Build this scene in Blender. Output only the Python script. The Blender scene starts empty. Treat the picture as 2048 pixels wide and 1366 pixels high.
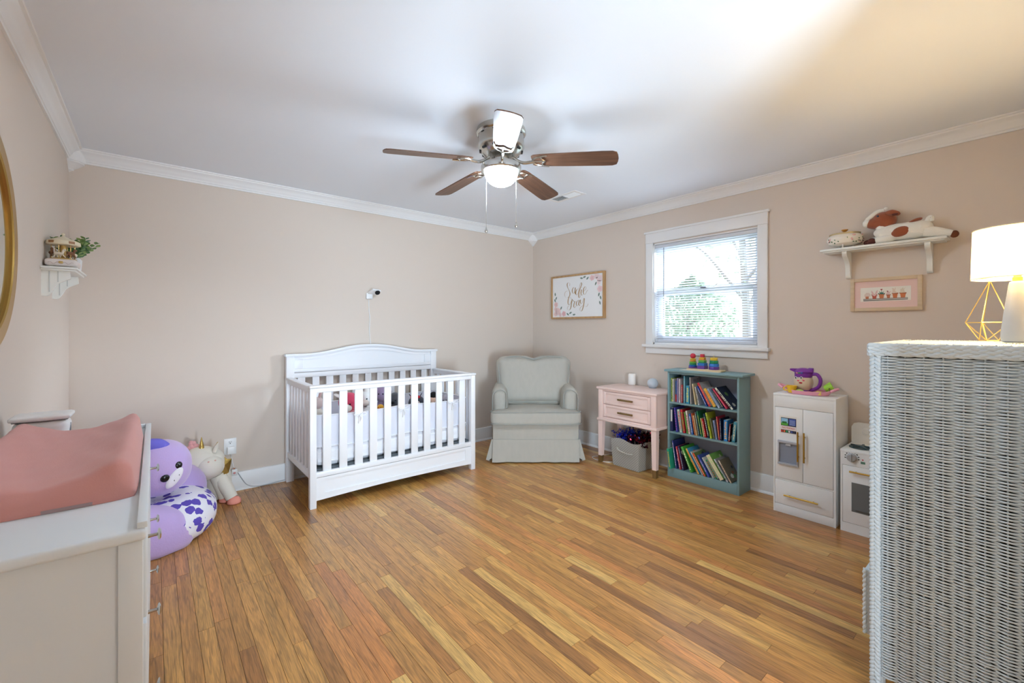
import bpy, bmesh, math, random
from mathutils import Matrix, Vector, Euler
random.seed(7)
R = math.radians
SC = bpy.context.scene
C = SC.collection
# ---------------------------------------------------------------- camera calibration (photo taken as 2048 x 1366)
F, CX, CY, HC = 867.0, 1024.0, 656.0, 1.273
XA, YA = (.7714, .6363), (-.6362, .7715)
XR, YB, XL, YF, HT = 3.645, 4.007, -.43, -.135, 2.44
def ray(u, v):
    r = u - CX
    return (r*XA[0] + F*XA[1], r*YA[0] + F*YA[1], CY - v)
def onX(u, v, X):
    x, y, w = ray(u, v); s = X/x; return Vector((X, y*s, HC + w*s))
def onY(u, v, Y):
    x, y, w = ray(u, v); s = Y/y; return Vector((x*s, Y, HC + w*s))
def onZ(u, v, z):
    x, y, w = ray(u, v); s = (z - HC)/w; return Vector((x*s, y*s, z))
cam = bpy.data.cameras.new('camera'); camo = bpy.data.objects.new('camera', cam); C.objects.link(camo)
camo.location = (0, 0, HC); camo.rotation_euler = (R(90), 0, -math.atan2(.6363, .7715))
cam.sensor_width = 36; cam.lens = 36*F/2048; cam.shift_y = -(683 - CY)/2048; cam.clip_start = .02; cam.clip_end = 200
SC.camera = camo
# ---------------------------------------------------------------- light and exposure
W = bpy.data.worlds.new('sky'); SC.world = W; W.use_nodes = True
bg = W.node_tree.nodes['Background']; bg.inputs[0].default_value = (.86, .93, 1.0, 1); bg.inputs[1].default_value = .95
GLOBE_E, BULB_E, FILL_W = 58.0, 200.0, 38.0
SC.view_settings.view_transform = 'Standard'; SC.view_settings.look = 'None'
SC.view_settings.exposure = 1.62; SC.view_settings.gamma = 1.0; SC.view_settings.use_curve_mapping = False
SC.cycles.use_denoising = True; SC.cycles.max_bounces = 10; SC.cycles.diffuse_bounces = 6
SC.cycles.transparent_max_bounces = 16; SC.cycles.sample_clamp_indirect = 6
def area_light(name, loc, rot, sx, sy, power, col, portal=False):
    l = bpy.data.lights.new(name, 'AREA'); l.shape = 'RECTANGLE'; l.size = sx; l.size_y = sy; l.energy = power; l.color = col
    o = bpy.data.objects.new(name, l); C.objects.link(o); o.location = loc; o.rotation_euler = rot
    if portal: l.cycles.is_portal = True
    return o
area_light('window_portal', (3.80, 1.851, 1.60), (0, R(90), 0), .98, .98, 1, (1, 1, 1), True)
sun = bpy.data.lights.new('hazy_sun', 'SUN'); sun.energy = 9.0; sun.angle = R(32); sun.color = (.80, .90, 1)
suno = bpy.data.objects.new('hazy_sun', sun); C.objects.link(suno); suno.location = (6, 0, 4)
suno.rotation_euler = Vector((-.84, .40, -.30)).to_track_quat('-Z', 'Y').to_euler()
# fill light added behind the camera, shining in through an unseen, added doorway
area_light('added_fill_light', (.66, -1.10, .74), (R(90), 0, 0), .5, .85, FILL_W, (.64, .83, 1))

# ---------------------------------------------------------------- materials
def lin(c):
    def f(x):
        x /= 255.0
        return x/12.92 if x <= .04045 else ((x+.055)/1.055)**2.4
    return (f(c[0]), f(c[1]), f(c[2]), 1)
MC = {}
def mat(col, rough=.5, metal=0, bump=0, bscale=60, var=0, vscale=4, coat=0, sheen=0, trans=0, name=None, stretch=None):
    key = (tuple(col), rough, metal, bump, bscale, var, vscale, coat, sheen, trans, stretch)
    if key in MC: return MC[key]
    m = bpy.data.materials.new(name or 'paint'); m.use_nodes = True
    nt = m.node_tree; b = nt.nodes['Principled BSDF']
    b.inputs['Base Color'].default_value = lin(col); b.inputs['Roughness'].default_value = rough; b.inputs['Metallic'].default_value = metal
    if coat: b.inputs['Coat Weight'].default_value = coat; b.inputs['Coat Roughness'].default_value = .15
    if sheen: b.inputs['Sheen Weight'].default_value = sheen; b.inputs['Sheen Roughness'].default_value = .6
    if bump or var:
        tc = nt.nodes.new('ShaderNodeTexCoord'); src = tc.outputs['Object']
        if stretch:
            mp = nt.nodes.new('ShaderNodeMapping'); mp.inputs['Scale'].default_value = stretch
            nt.links.new(src, mp.inputs[0]); src = mp.outputs[0]
    if bump:
        n = nt.nodes.new('ShaderNodeTexNoise'); n.inputs['Scale'].default_value = bscale; n.inputs['Detail'].default_value = 3
        bp = nt.nodes.new('ShaderNodeBump'); bp.inputs['Strength'].default_value = bump; bp.inputs['Distance'].default_value = .004
        nt.links.new(src, n.inputs['Vector']); nt.links.new(n.outputs[0], bp.inputs['Height']); nt.links.new(bp.outputs[0], b.inputs['Normal'])
    if var:
        n = nt.nodes.new('ShaderNodeTexNoise'); n.inputs['Scale'].default_value = vscale; n.inputs['Detail'].default_value = 4
        mx = nt.nodes.new('ShaderNodeMix'); mx.data_type = 'RGBA'
        c = lin(col); mx.inputs['A'].default_value = tuple(x*(1-var) for x in c[:3]) + (1,)
        mx.inputs['B'].default_value = tuple(min(1, x*(1+var)) for x in c[:3]) + (1,)
        nt.links.new(src, n.inputs['Vector']); nt.links.new(n.outputs[0], mx.inputs['Factor']); nt.links.new(mx.outputs['Result'], b.inputs['Base Color'])
    MC[key] = m; return m
def emit(col, strength):
    m = bpy.data.materials.new('glow'); m.use_nodes = True; nt = m.node_tree; nt.nodes.clear()
    e = nt.nodes.new('ShaderNodeEmission'); e.inputs[0].default_value = lin(col); e.inputs[1].default_value = strength
    o = nt.nodes.new('ShaderNodeOutputMaterial'); nt.links.new(e.outputs[0], o.inputs[0]); return m
def glass_mat():
    m = bpy.data.materials.new('pane_glass'); m.use_nodes = True; nt = m.node_tree; nt.nodes.clear()
    t = nt.nodes.new('ShaderNodeBsdfTransparent'); g = nt.nodes.new('ShaderNodeBsdfGlossy'); g.inputs['Roughness'].default_value = .02
    t.inputs[0].default_value = (.93, .95, .96, 1)
    mx = nt.nodes.new('ShaderNodeMixShader'); mx.inputs[0].default_value = .07
    o = nt.nodes.new('ShaderNodeOutputMaterial')
    nt.links.new(t.outputs[0], mx.inputs[1]); nt.links.new(g.outputs[0], mx.inputs[2]); nt.links.new(mx.outputs[0], o.inputs[0]); return m
def translucent(col, k=.5):
    m = bpy.data.materials.new('thin_cloth'); m.use_nodes = True; nt = m.node_tree; nt.nodes.clear()
    d = nt.nodes.new('ShaderNodeBsdfDiffuse'); t = nt.nodes.new('ShaderNodeBsdfTranslucent')
    d.inputs[0].default_value = lin(col); t.inputs[0].default_value = lin(col)
    mx = nt.nodes.new('ShaderNodeMixShader'); mx.inputs[0].default_value = k
    o = nt.nodes.new('ShaderNodeOutputMaterial')
    nt.links.new(d.outputs[0], mx.inputs[1]); nt.links.new(t.outputs[0], mx.inputs[2]); nt.links.new(mx.outputs[0], o.inputs[0]); return m
def mesh_cloth(col, alpha):
    m = bpy.data.materials.new('mesh_cloth'); m.use_nodes = True; nt = m.node_tree; nt.nodes.clear()
    d = nt.nodes.new('ShaderNodeBsdfDiffuse'); d.inputs[0].default_value = lin(col); t = nt.nodes.new('ShaderNodeBsdfTransparent')
    mx = nt.nodes.new('ShaderNodeMixShader'); mx.inputs[0].default_value = alpha
    o = nt.nodes.new('ShaderNodeOutputMaterial')
    nt.links.new(t.outputs[0], mx.inputs[1]); nt.links.new(d.outputs[0], mx.inputs[2]); nt.links.new(mx.outputs[0], o.inputs[0]); return m
def oak():
    m = bpy.data.materials.new('oak_strip'); m.use_nodes = True; nt = m.node_tree; N = nt.nodes; L = nt.links; b = N['Principled BSDF']
    oi = N.new('ShaderNodeObjectInfo'); at = N.new('ShaderNodeAttribute'); at.attribute_name = 'board'
    ad = N.new('ShaderNodeMath'); ad.operation = 'ADD'; L.new(oi.outputs['Random'], ad.inputs[0]); L.new(at.outputs['Fac'], ad.inputs[1])
    fr = N.new('ShaderNodeMath'); fr.operation = 'FRACT'; L.new(ad.outputs[0], fr.inputs[0])
    rp = N.new('ShaderNodeValToRGB'); L.new(fr.outputs[0], rp.inputs[0])
    st = [(0, (150, 100, 54)), (.03, (166, 112, 58)), (.14, (182, 127, 66)), (.42, (196, 141, 73)), (.62, (204, 151, 80)), (.78, (198, 130, 70)), (.9, (212, 163, 90)), (1, (218, 174, 102))]
    el = rp.color_ramp.elements; el[0].position = 0; el[0].color = lin(st[0][1]); el[1].position = 1; el[1].color = lin(st[-1][1])
    for p, c in st[1:-1]: e = el.new(p); e.color = lin(c)
    ge = N.new('ShaderNodeNewGeometry'); of = N.new('ShaderNodeVectorMath'); of.operation = 'MULTIPLY_ADD'
    cb = N.new('ShaderNodeCombineXYZ')
    for i in range(3): L.new(fr.outputs[0], cb.inputs[i])
    of.inputs[1].default_value = (37, 91, 53); L.new(cb.outputs[0], of.inputs[0]); L.new(ge.outputs['Position'], of.inputs[2])
    mp = N.new('ShaderNodeMapping'); mp.inputs['Scale'].default_value = (24, 1.7, 1); L.new(of.outputs[0], mp.inputs[0])
    n1 = N.new('ShaderNodeTexNoise'); n1.inputs['Scale'].default_value = 1.0; n1.inputs['Detail'].default_value = 3; L.new(mp.outputs[0], n1.inputs['Vector'])
    wv = N.new('ShaderNodeMath'); wv.operation = 'MULTIPLY'; wv.inputs[1].default_value = 44; L.new(n1.outputs[0], wv.inputs[0])
    sn = N.new('ShaderNodeMath'); sn.operation = 'SINE'; L.new(wv.outputs[0], sn.inputs[0])
    mp2 = N.new('ShaderNodeMapping'); mp2.inputs['Scale'].default_value = (330, 14, 1); L.new(of.outputs[0], mp2.inputs[0])
    n2 = N.new('ShaderNodeTexNoise'); n2.inputs['Scale'].default_value = 1.0; n2.inputs['Detail'].default_value = 4; L.new(mp2.outputs[0], n2.inputs['Vector'])
    mp3 = N.new('ShaderNodeMapping'); mp3.inputs['Scale'].default_value = (34, 2.0, 1); L.new(of.outputs[0], mp3.inputs[0])
    n3 = N.new('ShaderNodeTexNoise'); n3.inputs['Scale'].default_value = 1.0; n3.inputs['Detail'].default_value = 5; L.new(mp3.outputs[0], n3.inputs['Vector'])
    def mr(src, a, bb, c, d):
        q = N.new('ShaderNodeMapRange'); q.inputs[1].default_value = a; q.inputs[2].default_value = bb; q.inputs[3].default_value = c; q.inputs[4].default_value = d
        L.new(src, q.inputs[0]); return q.outputs[0]
    g1 = mr(sn.outputs[0], .2, 1, 1.05, .76); g2 = mr(n2.outputs[0], .3, .7, .70, 1.16); g3 = mr(n3.outputs[0], .25, .75, .78, 1.18)
    a = N.new('ShaderNodeMath'); a.operation = 'MULTIPLY'; L.new(g1, a.inputs[0]); L.new(g2, a.inputs[1])
    a2 = N.new('ShaderNodeMath'); a2.operation = 'MULTIPLY'; L.new(a.outputs[0], a2.inputs[0]); L.new(g3, a2.inputs[1])
    vm = N.new('ShaderNodeVectorMath'); vm.operation = 'SCALE'; L.new(rp.outputs[0], vm.inputs[0]); L.new(a2.outputs[0], vm.inputs['Scale'])
    L.new(vm.outputs[0], b.inputs['Base Color'])
    b.inputs['Roughness'].default_value = .32; b.inputs['Coat Weight'].default_value = .25; b.inputs['Coat Roughness'].default_value = .2
    bp = N.new('ShaderNodeBump'); bp.inputs['Strength'].default_value = .12; bp.inputs['Distance'].default_value = .002
    L.new(n2.outputs[0], bp.inputs['Height']); L.new(bp.outputs[0], b.inputs['Normal'])
    return m
def wood(c1, c2, axis=(4, 60, 60), rough=.45):
    m = bpy.data.materials.new('wood_grain'); m.use_nodes = True; nt = m.node_tree; N = nt.nodes; L = nt.links; b = N['Principled BSDF']
    tc = N.new('ShaderNodeTexCoord'); mp = N.new('ShaderNodeMapping'); mp.inputs['Scale'].default_value = axis; L.new(tc.outputs['Object'], mp.inputs[0])
    n = N.new('ShaderNodeTexNoise'); n.inputs['Scale'].default_value = 1; n.inputs['Detail'].default_value = 5; L.new(mp.outputs[0], n.inputs['Vector'])
    rp = N.new('ShaderNodeValToRGB'); rp.color_ramp.elements[0].position = .3; rp.color_ramp.elements[1].position = .7
    rp.color_ramp.elements[0].color = lin(c1); rp.color_ramp.elements[1].color = lin(c2); L.new(n.outputs[0], rp.inputs[0]); L.new(rp.outputs[0], b.inputs['Base Color'])
    b.inputs['Roughness'].default_value = rough; return m
def pattern(c1, c2, kind, scale, thr=.08, rough=.8):
    """two-colour print: 'lattice' (round trellis) or 'blotch' (cow spots)"""
    m = bpy.data.materials.new('printed_cloth'); m.use_nodes = True; nt = m.node_tree; N = nt.nodes; L = nt.links; b = N['Principled BSDF']
    tc = N.new('ShaderNodeTexCoord'); mx = N.new('ShaderNodeMix'); mx.data_type = 'RGBA'; mx.inputs['A'].default_value = lin(c1); mx.inputs['B'].default_value = lin(c2)
    if kind == 'blotch':
        n = N.new('ShaderNodeTexVoronoi'); n.inputs['Scale'].default_value = scale; n.inputs['Randomness'].default_value = .75
        nn = N.new('ShaderNodeTexNoise'); nn.inputs['Scale'].default_value = scale*1.6; L.new(tc.outputs['Object'], nn.inputs['Vector'])
        va = N.new('ShaderNodeVectorMath'); va.operation = 'MULTIPLY_ADD'; va.inputs[1].default_value = (.04, .04, .04); L.new(nn.outputs['Color'], va.inputs[0]); L.new(tc.outputs['Object'], va.inputs[2])
        L.new(va.outputs[0], n.inputs['Vector'])
        q = N.new('ShaderNodeMath'); q.operation = 'LESS_THAN'; q.inputs[1].default_value = thr; L.new(n.outputs['Distance'], q.inputs[0]); L.new(q.outputs[0], mx.inputs['Factor'])
    else:
        sep = N.new('ShaderNodeSeparateXYZ'); L.new(tc.outputs['UV'], sep.inputs[0])
        def sn(o):
            a = N.new('ShaderNodeMath'); a.operation = 'MULTIPLY'; a.inputs[1].default_value = scale; L.new(o, a.inputs[0])
            s = N.new('ShaderNodeMath'); s.operation = 'SINE'; L.new(a.outputs[0], s.inputs[0]); return s.outputs[0]
        a = N.new('ShaderNodeMath'); a.operation = 'ADD'; L.new(sn(sep.outputs[0]), a.inputs[0]); L.new(sn(sep.outputs[1]), a.inputs[1])
        ab = N.new('ShaderNodeMath'); ab.operation = 'ABSOLUTE'; L.new(a.outputs[0], ab.inputs[0])
        q = N.new('ShaderNodeMath'); q.operation = 'LESS_THAN'; q.inputs[1].default_value = thr; L.new(ab.outputs[0], q.inputs[0]); L.new(q.outputs[0], mx.inputs['Factor'])
    L.new(mx.outputs['Result'], b.inputs['Base Color']); b.inputs['Roughness'].default_value = rough
    return m
M_WALL = mat((219, 206, 194), .75, 0, .05, 220, name='wall_paint'); M_CEIL = mat((236, 242, 250), .85, name='ceiling_paint')
M_TRIM = mat((238, 238, 238), .38, name='trim_paint'); M_WHITE = mat((240, 241, 244), .32, name='white_paint')
M_OAK = oak(); M_GLASS = glass_mat(); M_CHROME = mat((200, 198, 192), .22, 1, name='nickel'); M_GOLD = mat((196, 160, 78), .3, 1, name='brass')
M_BLACK = mat((18, 18, 20), .4, name='black'); M_PLW = mat((238, 239, 240), .3, name='white_plastic'); M_BLIND = mat((214, 218, 226), .4, name='blind_vinyl')

# ---------------------------------------------------------------- mesh helpers
def nb(): return bmesh.new()
def setmi(faces, mi):
    for f in faces: f.material_index = mi
def box(bm, a, b, bev=0, seg=2, mi=0, M=None):
    x0, y0, z0 = [min(p, q) for p, q in zip(a, b)]; x1, y1, z1 = [max(p, q) for p, q in zip(a, b)]
    vs = [bm.verts.new(p) for p in ((x0,y0,z0),(x1,y0,z0),(x1,y1,z0),(x0,y1,z0),(x0,y0,z1),(x1,y0,z1),(x1,y1,z1),(x0,y1,z1))]
    fs = [bm.faces.new([vs[i] for i in q]) for q in ((3,2,1,0),(4,5,6,7),(0,1,5,4),(1,2,6,5),(2,3,7,6),(3,0,4,7))]
    setmi(fs, mi)
    if bev:
        es = list({e for f in fs for e in f.edges})
        r = bmesh.ops.bevel(bm, geom=es, offset=bev, segments=seg, profile=.5, affect='EDGES', material=-1)
        vs = list({v for f in r['faces'] for v in f.verts} | {v for v in vs if v.is_valid})
    if M is not None: bmesh.ops.transform(bm, matrix=M, verts=[v for v in vs if v.is_valid])
    return vs
def frame_of(d):
    d = Vector(d).normalized(); t = Vector((0, 0, 1)) if abs(d.z) < .9 else Vector((1, 0, 0))
    x = d.cross(t).normalized(); return x, d.cross(x).normalized()
def tube(bm, pts, r, n=8, mi=0, caps=True, flat=1.0, closed=False):
    pts = [Vector(p) for p in pts]; rs = r if isinstance(r, (list, tuple)) else [r]*len(pts); rings = []; px = None
    m = len(pts)
    for i, p in enumerate(pts):
        if closed: d = pts[(i+1) % m] - pts[i-1]
        else: d = pts[min(i+1, m-1)] - pts[max(i-1, 0)]
        if d.length < 1e-9: d = Vector((0, 0, 1))
        d.normalize()
        if px is None: x, y = frame_of(d)
        else:
            x = px - d*px.dot(d)
            x = x.normalized() if x.length > 1e-6 else frame_of(d)[0]
            y = d.cross(x)
        px = x
        rings.append([bm.verts.new(p + (x*math.cos(2*math.pi*k/n) + y*flat*math.sin(2*math.pi*k/n))*rs[i]) for k in range(n)])
    for i in range(m if closed else m-1):
        A, B = rings[i], rings[(i+1) % m]
        for k in range(n):
            f = bm.faces.new((A[k], A[(k+1) % n], B[(k+1) % n], B[k])); f.material_index = mi
    if caps and not closed:
        bm.faces.new(rings[0][::-1]).material_index = mi; bm.faces.new(rings[-1]).material_index = mi
def cyl(bm, p0, p1, r0, r1=None, n=20, mi=0): tube(bm, [p0, p1], [r0, r0 if r1 is None else r1], n, mi)
def lathe(bm, prof, c=(0, 0, 0), n=28, mi=0, M=None, sx=1, sy=1, a0=0):
    c = Vector(c); rings = []; vs = []
    for r, z in prof:
        ring = [bm.verts.new(Vector((r*sx*math.cos(a0+2*math.pi*k/n), r*sy*math.sin(a0+2*math.pi*k/n), z))) for k in range(n)] if r > 1e-5 else [bm.verts.new(Vector((0, 0, z)))]
        rings.append(ring); vs += ring
    for A, B in zip(rings, rings[1:]):
        for k in range(n):
            k2 = (k+1) % n
            if len(A) == 1 and len(B) == 1: continue
            if len(A) == 1: f = bm.faces.new((A[0], B[k2], B[k]))
            elif len(B) == 1: f = bm.faces.new((A[k], A[k2], B[0]))
            else: f = bm.faces.new((A[k], A[k2], B[k2], B[k]))
            f.material_index = mi
    if len(rings[0]) > 1: bm.faces.new(rings[0][::-1]).material_index = mi
    if len(rings[-1]) > 1: bm.faces.new(rings[-1]).material_index = mi
    T = Matrix.Translation(c)
    bmesh.ops.transform(bm, matrix=T @ M if M is not None else T, verts=vs)
def ell(bm, c, r, rot=(0, 0, 0), nu=20, nv=12, mi=0, pw=1.0):
    if not isinstance(r, (list, tuple)): r = (r, r, r)
    M = Matrix.Translation(Vector(c)) @ Euler(rot).to_matrix().to_4x4()
    def sp(x): return math.copysign(abs(x)**pw, x)
    rings = []
    for j in range(nv+1):
        t = math.pi*j/nv; z = -math.cos(t); s = math.sin(t)
        if j in (0, nv): rings.append([bm.verts.new(M @ Vector((0, 0, r[2]*z)))])
        else: rings.append([bm.verts.new(M @ Vector((r[0]*sp(math.cos(2*math.pi*k/nu))*s**pw, r[1]*sp(math.sin(2*math.pi*k/nu))*s**pw, r[2]*sp(z)))) for k in range(nu)])
    for A, B in zip(rings, rings[1:]):
        for k in range(nu):
            k2 = (k+1) % nu
            if len(A) == 1: f = bm.faces.new((A[0], B[k2], B[k]))
            elif len(B) == 1: f = bm.faces.new((A[k], A[k2], B[0]))
            else: f = bm.faces.new((A[k], A[k2], B[k2], B[k]))
            f.material_index = mi
def rbox(bm, size, r, c=(0, 0, 0), n=10, puff=(0, 0, 0), rot=None, mi=0, fn=None):
    """soft box: rounded by r, faces bulged by puff along each axis"""
    h = [s/2 for s in size]; vm = {}
    def V(p):
        k = tuple(round(q, 5) for q in p)
        if k in vm: return vm[k]
        P = [p[i]*h[i] for i in range(3)]; I = [max(-(h[i]-r), min(h[i]-r, P[i])) for i in range(3)]
        d = Vector([P[i]-I[i] for i in range(3)])
        q = Vector(I) + (d.normalized()*r if d.length > 1e-9 else Vector((0, 0, 0)))
        for i in range(3):
            j, l = (i+1) % 3, (i+2) % 3
            q[i] += math.copysign(1, p[i])*(abs(p[i])**2)*puff[i]*(1-p[j]**2)*(1-p[l]**2)
        if fn: q = fn(q, p)
        if rot is not None: q = rot @ q
        v = bm.verts.new(Vector(c) + q); vm[k] = v; return v
    g = [-1 + 2*i/n for i in range(n+1)]
    # denser near the edges so the rounding reads
    g = [math.copysign(abs(x)**.6, x) for x in g]
    for ax in range(3):
        for s in (-1, 1):
            for i in range(n):
                for j in range(n):
                    def P(a, b):
                        q = [0, 0, 0]; q[ax] = s; q[(ax+1) % 3] = a; q[(ax+2) % 3] = b; return q
                    vs = [V(P(g[i], g[j])), V(P(g[i+1], g[j])), V(P(g[i+1], g[j+1])), V(P(g[i], g[j+1]))]
                    if s < 0: vs.reverse()
                    try: f = bm.faces.new(vs); f.material_index = mi
                    except ValueError: pass
def prism(bm, poly, ax, d0, d1, mi=0):
    """extrude a polygon given in the plane normal to ax ('x': (y,z), 'y': (x,z), 'z': (x,y))"""
    def P(p, d): return {'x': (d, p[0], p[1]), 'y': (p[0], d, p[1]), 'z': (p[0], p[1], d)}[ax]
    A = [bm.verts.new(P(p, d0)) for p in poly]; B = [bm.verts.new(P(p, d1)) for p in poly]; n = len(poly)
    fs = [bm.faces.new(A[::-1]), bm.faces.new(B)] + [bm.faces.new((A[i], A[(i+1) % n], B[(i+1) % n], B[i])) for i in range(n)]
    setmi(fs, mi); bmesh.ops.recalc_face_normals(bm, faces=fs); return A + B
def cr(pts, n=6, closed=False):
    pts = [Vector(p) for p in pts]; out = []; m = len(pts)
    for i in range(m if closed else m-1):
        if closed: p0, p1, p2, p3 = pts[i-1], pts[i], pts[(i+1) % m], pts[(i+2) % m]
        else: p0, p1, p2, p3 = pts[max(i-1, 0)], pts[i], pts[i+1], pts[min(i+2, m-1)]
        for k in range(n):
            t = k/n
            out.append(.5*((2*p1) + (p2-p0)*t + (2*p0-5*p1+4*p2-p3)*t*t + (3*p1-p0-3*p2+p3)*t**3))
    if not closed: out.append(pts[-1])
    return out
def text(bm, s, size, M, depth=.0004, mi=0, shear=0, font_space=1):
    cu = bpy.data.curves.new('t', 'FONT'); cu.body = s; cu.size = size; cu.align_x = 'CENTER'; cu.align_y = 'CENTER'; cu.extrude = depth; cu.shear = shear; cu.resolution_u = 2; cu.space_character = font_space
    o = bpy.data.objects.new('t', cu); C.objects.link(o)
    me = bpy.data.meshes.new_from_object(o); me.transform(M)
    k = len(bm.faces); bm.from_mesh(me); bm.faces.ensure_lookup_table()
    for f in bm.faces[k:]: f.material_index = mi
    bpy.data.objects.remove(o); bpy.data.curves.remove(cu); bpy.data.meshes.remove(me)
ROOT = {}
def thing(name, label, cat, loc=(0, 0, 0), rz=0, group=None, rot=None):
    o = bpy.data.objects.new(name, None); C.objects.link(o); o.empty_display_size = .05
    o.location = loc; o.rotation_euler = rot or (0, 0, rz); o['label'] = label; o['category'] = cat
    if group: o['group'] = group
    ROOT[o.name] = (Matrix.Translation(Vector(loc)) @ Euler(rot or (0, 0, rz)).to_matrix().to_4x4()).inverted()
    return o
def obj(name, bm, m, parent=None, smooth=38, local=False, label=None):
    if parent is not None and not local:
        r = parent
        while r.parent: r = r.parent
        if r.name in ROOT: bmesh.ops.transform(bm, matrix=ROOT[r.name], verts=bm.verts)
    me = bpy.data.meshes.new(name); bm.to_mesh(me); bm.free()
    for q in (m if isinstance(m, (list, tuple)) else [m]): me.materials.append(q)
    if smooth and len(me.polygons): me.shade_smooth(); me.set_sharp_from_angle(angle=R(smooth))
    o = bpy.data.objects.new(name, me); C.objects.link(o); o.parent = parent
    if label: o['label'] = label
    return o
def tag(o, label, cat, group=None):
    o['label'] = label; o['category'] = cat
    if group: o['group'] = group
    return o
def struct(name, bm, m, parent=None, smooth=38):
    o = obj(name, bm, m, parent, smooth)
    if parent is None: o['kind'] = 'structure'
    return o
def bxo(name, a, b, m, parent=None, bev=0, local=False, seg=2, label=None):
    bm = nb(); box(bm, a, b, bev, seg); return obj(name, bm, m, parent, local=local, label=label)
def copy_of(o, parent):
    c = o.copy(); C.objects.link(c); c.parent = parent; return c

# ================================================================ THE SETTING
HY = -1.5   # far wall of the unseen hall added behind the camera
bm = nb(); box(bm, (XL-.12, HY-.1, -.09), (XR+.14, YB+.12, -.0125)); floor = struct('floor', bm, mat((70, 46, 28), .7))
def boards():
    w, gap = .0572, .0013; unit = nb(); box(unit, (-.5, -.5, -1), (.5, .5, 0)); me = bpy.data.meshes.new('plank'); unit.to_mesh(me); unit.free(); me.materials.append(M_OAK)
    rnd = random.Random(21); L = []
    x = XL
    while x < XR - .005:
        xw = min(w, XR - x); y = HY + .1 - rnd.random()*1.0
        while y < YB:
            ln = rnd.choice([.3, .42, .55, .68, .8, .95, 1.1, 1.3]) * rnd.uniform(.85, 1.15)
            y0, y1 = max(y, HY), min(y+ln, YB)
            if y1 - y0 > .03: L.append((x+xw/2, (y0+y1)/2, xw-gap, y1-y0-gap))
            y += ln
        x += w
    def seen(b):
        n = 0; area = 0
        for k in range(7):
            X, Y = b[0], b[1] + b[3]*(k/6-.5)
            f = X*XA[1] + Y*YA[1]
            if f < .3: continue
            u = CX + F*(X*XA[0] + Y*YA[0])/f; v = CY + F*HC/f
            if -20 < u < 2068 and v < 1386 and not (X < 0 and 1.15 < Y < 2.5): n += 1; area += b[2]*b[3]/7*HC/f**3
        return area
    L.sort(key=seen, reverse=True)
    for b in L[:300]:
        o = bpy.data.objects.new('plank', me); C.objects.link(o); o.parent = floor
        o.location = (b[0], b[1], rnd.uniform(-.0004, 0)); o.scale = (b[2], b[3], .012)
    bm = nb(); lay = bm.faces.layers.float.new('board')
    for b in L[300:]:
        k = len(bm.faces); box(bm, (b[0]-b[2]/2, b[1]-b[3]/2, -.012), (b[0]+b[2]/2, b[1]+b[3]/2, rnd.uniform(-.0004, 0))); q = rnd.random(); bm.faces.ensure_lookup_table()
        for f in bm.faces[k:]: f[lay] = q
    o = obj('remaining_planks', bm, M_OAK, floor, 0); o['kind'] = 'stuff'
boards()
bm = nb(); box(bm, (XL-.12, HY-.1, HT), (XR+.14, YB+.12, HT+.1)); struct('ceiling', bm, M_CEIL)
bm = nb(); box(bm, (XL-.12, YB, -.012), (XR+.14, YB+.12, HT)); struct('wall_back', bm, M_WALL)
bm = nb(); box(bm, (XL-.12, HY, -.012), (XL, YB, HT)); struct('wall_left', bm, M_WALL)
WY0, WY1, WZ0, WZ1 = 1.386, 2.316, 1.118, 2.067
bm = nb(); box(bm, (XR, YF-.12, -.012), (XR+.14, WY0, HT)); box(bm, (XR, WY1, -.012), (XR+.14, YB, HT)); box(bm, (XR, WY0, -.012), (XR+.14, WY1, WZ0)); box(bm, (XR, WY0, WZ1), (XR+.14, WY1, HT)); struct('wall_right', bm, M_WALL)
DX0, DX1, DZ = .56, 1.48, 2.06  # unseen doorway added for the fill light, placed to spare the changing table end
bm = nb(); box(bm, (XL, YF-.12, -.012), (DX0, YF, HT)); box(bm, (DX1, YF-.12, -.012), (XR, YF, HT)); box(bm, (DX0, YF-.12, DZ), (DX1, YF, HT)); struct('wall_front', bm, M_WALL)
bm = nb(); box(bm, (XL, HY-.1, -.012), (XR+.14, HY, HT)); box(bm, (1.6, HY, -.012), (1.7, YF-.12, HT)); struct('wall_hall_added', bm, M_WALL)  # unseen hall walls, added to keep sky light out of the doorway
bm = nb(); box(bm, (DX0-.08, YF, 0), (DX0, YF+.018, DZ+.08), .003); box(bm, (DX1, YF, 0), (DX1+.08, YF+.018, DZ+.08), .003); box(bm, (DX0, YF, DZ), (DX1, YF+.018, DZ+.08), .003); struct('trim_1', bm, M_TRIM)

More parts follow.
